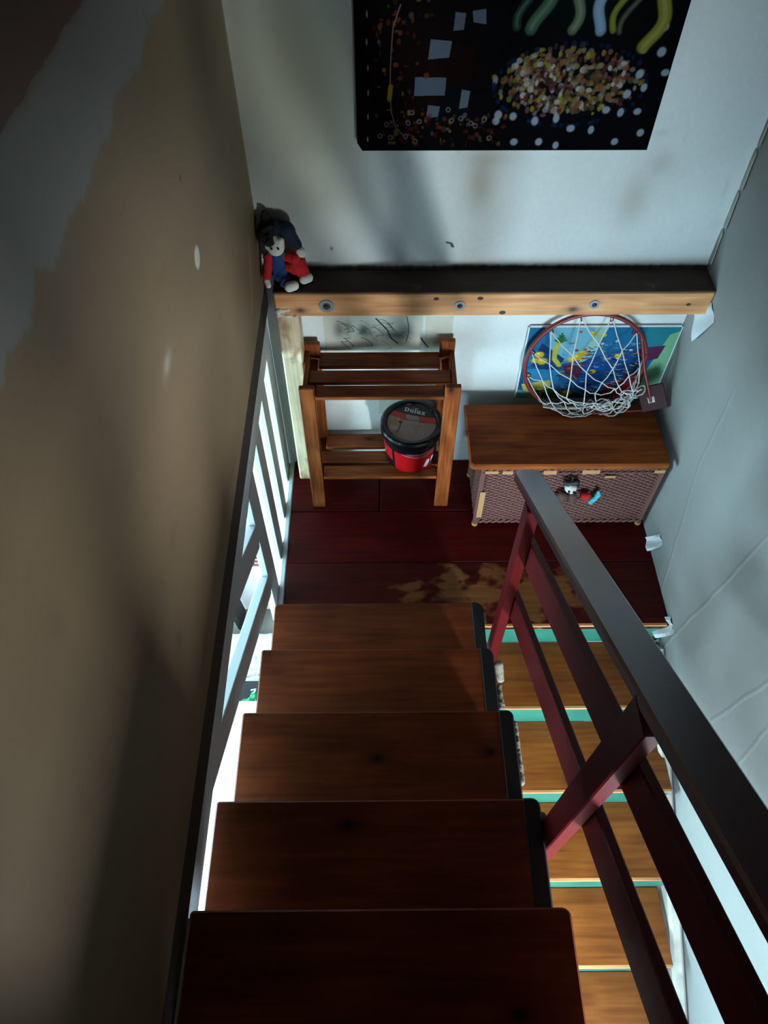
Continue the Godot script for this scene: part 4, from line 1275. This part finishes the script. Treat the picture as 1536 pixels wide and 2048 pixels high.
# ------------------------------------------------------------------ things on the beam
func build_doll() -> void:
	var g := Vector3(-0.30, 0.999, -2.03)
	var o := thing("clown_doll", "red and blue cloth clown doll slumped in the corner on the beam", "doll", g)
	var J := func(x: float, y: float, z: float) -> Vector3: return Vector3(x, y, z) - g
	part("blue_suit", blob([[J.call(-0.318, 1.028, -2.04), J.call(-0.326, 1.082, -2.052), 0.032, 0.026], [J.call(-0.312, 1.026, -2.03), J.call(-0.302, 1.020, -1.995), 0.025, 0.018]], 0.015, 0.004, 0.004), M.fabric_blue, o)
	part("red_trouser_leg", blob([[J.call(-0.292, 1.045, -2.045), J.call(-0.262, 1.060, -2.035), 0.026, 0.028], [J.call(-0.262, 1.060, -2.035), J.call(-0.243, 1.030, -2.025), 0.027, 0.020]], 0.012, 0.004, 0.004), M.fabric_red, o)
	part("red_sleeve", blob([[J.call(-0.352, 1.085, -2.04), J.call(-0.362, 1.030, -2.012), 0.015, 0.014]], 0.01, 0.004, 0.003), M.fabric_red, o)
	part("red_sleeve", blob([[J.call(-0.300, 1.088, -2.045), J.call(-0.268, 1.085, -2.03), 0.018, 0.020]], 0.01, 0.004, 0.003), M.fabric_red, o)
	part("collar", blob([[J.call(-0.345, 1.100, -2.04), J.call(-0.305, 1.098, -2.036), 0.012, 0.012]], 0.008, 0.004, 0.006), M.fabric_green, o)
	part("hand", blob([[J.call(-0.363, 1.018, -2.005), J.call(-0.358, 1.008, -1.995), 0.010, 0.009]], 0.006, 0.003), M.fabric_white, o)
	for s in [[-0.288, 1.017, -1.975, -0.272, 1.020, -1.978], [-0.243, 1.018, -2.014, -0.228, 1.022, -2.016]]:
		part("shoe", blob([[J.call(s[0], s[1], s[2]), J.call(s[3], s[4], s[5]), 0.0165, 0.0155]], 0.006, 0.0035), M.fabric_white, o)
	var hd := part("head", blob([[J.call(-0.332, 1.142, -2.038), J.call(-0.322, 1.130, -2.024), 0.034, 0.027], [J.call(-0.310, 1.152, -2.022), J.call(-0.302, 1.160, -2.016), 0.018, 0.010]], 0.012, 0.0035), M.fabric_white, o)
	part("eye", blob([[J.call(-0.333, 1.142, -1.999), J.call(-0.332, 1.141, -1.999), 0.0035, 0.0035]], 0.003, 0.0015), M.black_plastic, hd)
	part("eye", blob([[J.call(-0.312, 1.142, -1.998), J.call(-0.311, 1.141, -1.998), 0.0035, 0.0035]], 0.003, 0.0015), M.black_plastic, hd)
	part("hair", blob([[J.call(-0.350, 1.168, -2.050), J.call(-0.322, 1.180, -2.046), 0.026, 0.024], [J.call(-0.345, 1.185, -2.06), J.call(-0.350, 1.215, -2.068), 0.022, 0.013], [J.call(-0.362, 1.16, -2.03), J.call(-0.364, 1.135, -2.02), 0.015, 0.010], [J.call(-0.350, 1.168, -2.03), J.call(-0.338, 1.162, -2.005), 0.024, 0.016]], 0.015, 0.004, 0.008), M.hair, o)
	part("floppy_cap", blob([[J.call(-0.316, 1.190, -2.052), J.call(-0.285, 1.178, -2.045), 0.020, 0.022], [J.call(-0.285, 1.178, -2.045), J.call(-0.255, 1.130, -2.035), 0.022, 0.015]], 0.014, 0.004, 0.003), M.fabric_navy, o)
	part("pompom", blob([[J.call(-0.247, 1.112, -2.03), J.call(-0.244, 1.106, -2.028), 0.013, 0.013]], 0.006, 0.003, 0.006), M.fabric_white, o)

# ------------------------------------------------------------------ what shows of the room below
func build_lower_room() -> void:
	var o := thing("white_cabinet", "white cabinet below the steps seen beside the white sloping rail", "cabinet", Vector3(-0.86, -1.385, -0.45))
	block("carcass", o, Vector3(-0.36, 0.06, -0.69), Vector3(0.39, 0.90, 0.70), M.white_wall, 0.004)
	block("top", o, Vector3(-0.38, 0.90, -0.71), Vector3(0.41, 0.93, 0.72), M.white_wall, 0.004)
	block("plinth", o, Vector3(-0.33, 0.0, -0.66), Vector3(0.37, 0.06, 0.66), M.white_paint, 0.002)
	for z in [[-0.68, -0.01], [0.01, 0.69]]:
		var d := block("door", o, Vector3(0.39, 0.07, z[0]), Vector3(0.408, 0.89, z[1]), M.white_paint, 0.004)
		part("knob", lathe([Vector2(0, 0), Vector2(0.008, 0.0), Vector2(0.008, 0.010), Vector2(0.014, 0.018), Vector2(0.010, 0.026), Vector2(0, 0.028)], 14), M.steel, d, Transform3D(Basis(Vector3(0, 0, 1), -PI / 2), Vector3(0.008, 0.2, 0.25 if z[0] < 0 else -0.25)))

	var p := thing("black_board", "black board leaning on the white wall of the room below", "board", Vector3(-0.84, -1.385, -2.02))
	part("board", cbox(Vector3(0.030, 0.46, 0.13), 0.003), M.black_paint, p, Transform3D(Basis(Vector3(0, 0, 1), 0.10), Vector3(0.0, 0.235, -0.0)))
	part("edge", cbox(Vector3(0.034, 0.02, 0.13), 0.003), M.dark_steel, p, Transform3D(Basis(Vector3(0, 0, 1), 0.10), Vector3(-0.024, 0.472, 0.0)))

	var b := thing("cushion_pad", "cream cushion pad lying on the floor of the room below", "cushion", Vector3(-0.82, -1.385, -1.76))
	var caps := []
	for k in 4:
		caps.append([Vector3(-0.30, 0.055, -0.09 + k * 0.07), Vector3(0.30, 0.055, -0.09 + k * 0.07), 0.05, 0.05])
	part("pad", blob(caps, 0.03, 0.012, 0.01), M.fabric_white, b)
	part("fold", blob([[Vector3(0.0, 0.10, 0.13), Vector3(0.26, 0.105, 0.10), 0.022, 0.018]], 0.02, 0.008, 0.012), M.fabric_white, b)

	var q := thing("green_bag", "small green plastic bag on the dark box below the steps", "bag", Vector3(-0.66, -1.0, -1.33))
	part("bag", blob([[Vector3(0, 0.04, 0), Vector3(0.03, 0.06, 0.02), 0.035, 0.03], [Vector3(0.03, 0.05, -0.02), Vector3(0.04, 0.08, -0.05), 0.022, 0.012]], 0.02, 0.006, 0.012), mat(Color(0.05, 0.50, 0.30), 0.35), q)
	part("tie", tube([Vector3(0.04, 0.09, -0.05), Vector3(0.05, 0.11, -0.06), Vector3(0.03, 0.12, -0.05)], 0.004, 6), M.white_paint, q)
	var d := thing("dark_crate", "dark grey crate under the green bag in the room below", "crate", Vector3(-0.68, -1.385, -1.34))
	block("box", d, Vector3(-0.17, 0.0, -0.13), Vector3(0.20, 0.36, 0.13), mat(Color(0.06, 0.075, 0.08), 0.6), 0.006)
	block("lid", d, Vector3(-0.18, 0.36, -0.14), Vector3(0.21, 0.384, 0.14), mat(Color(0.05, 0.06, 0.065), 0.6), 0.004)

	var c := thing("patterned_basket", "small orange and black patterned basket behind the white sloping rail", "basket", Vector3(-0.88, -1.0, -1.36))
	part("bowl", lathe([Vector2(0, 0), Vector2(0.05, 0.0), Vector2(0.07, 0.05), Vector2(0.066, 0.052), Vector2(0.046, 0.006), Vector2(0, 0.006)], 20), mat(Color(0.46, 0.22, 0.09), 0.7), c)
	for k in 5:
		part("wool_ball", blob([[Vector3(0.03 * cos(k * 1.3), 0.045, 0.03 * sin(k * 1.3)), Vector3(0.032 * cos(k * 1.3), 0.05, 0.03 * sin(k * 1.3)), 0.02, 0.02]], 0.01, 0.005, 0.006), [M.hair, M.tan, mat(Color(0.6, 0.22, 0.08), 0.9), M.hair, M.fabric_white][k], c)
	var t := thing("low_stool", "dark stool carrying the patterned basket in the room below", "stool", Vector3(-0.92, -1.385, -1.36))
	block("seat", t, Vector3(-0.06, 0.36, -0.10), Vector3(0.055, 0.384, 0.10), M.dark_wood, 0.004)
	for x in [-0.045, 0.04]:
		for z in [-0.08, 0.08]:
			board("leg", t, Vector3(x, 0, z), Vector3(x, 0.36, z), 0.022, 0.022, Vector3.RIGHT, M.dark_wood, 0.003)

	var k := thing("slatted_wall_rack", "small reddish brown rack of short rungs on the white lower wall", "rack", Vector3(-0.63, -0.86, -2.08))
	for x in [-0.05, 0.05]:
		board("upright", k, Vector3(x, 0, 0), Vector3(x, 0.22, 0), 0.008, 0.014, Vector3.RIGHT, mat(Color(0.42, 0.24, 0.20), 0.7), 0.001)
	for i in 6:
		board("rung", k, Vector3(-0.06, 0.02 + i * 0.036, 0.012), Vector3(0.06, 0.02 + i * 0.036, 0.012), 0.010, 0.012, Vector3.UP, mat(Color(0.46, 0.26, 0.22), 0.7), 0.001)
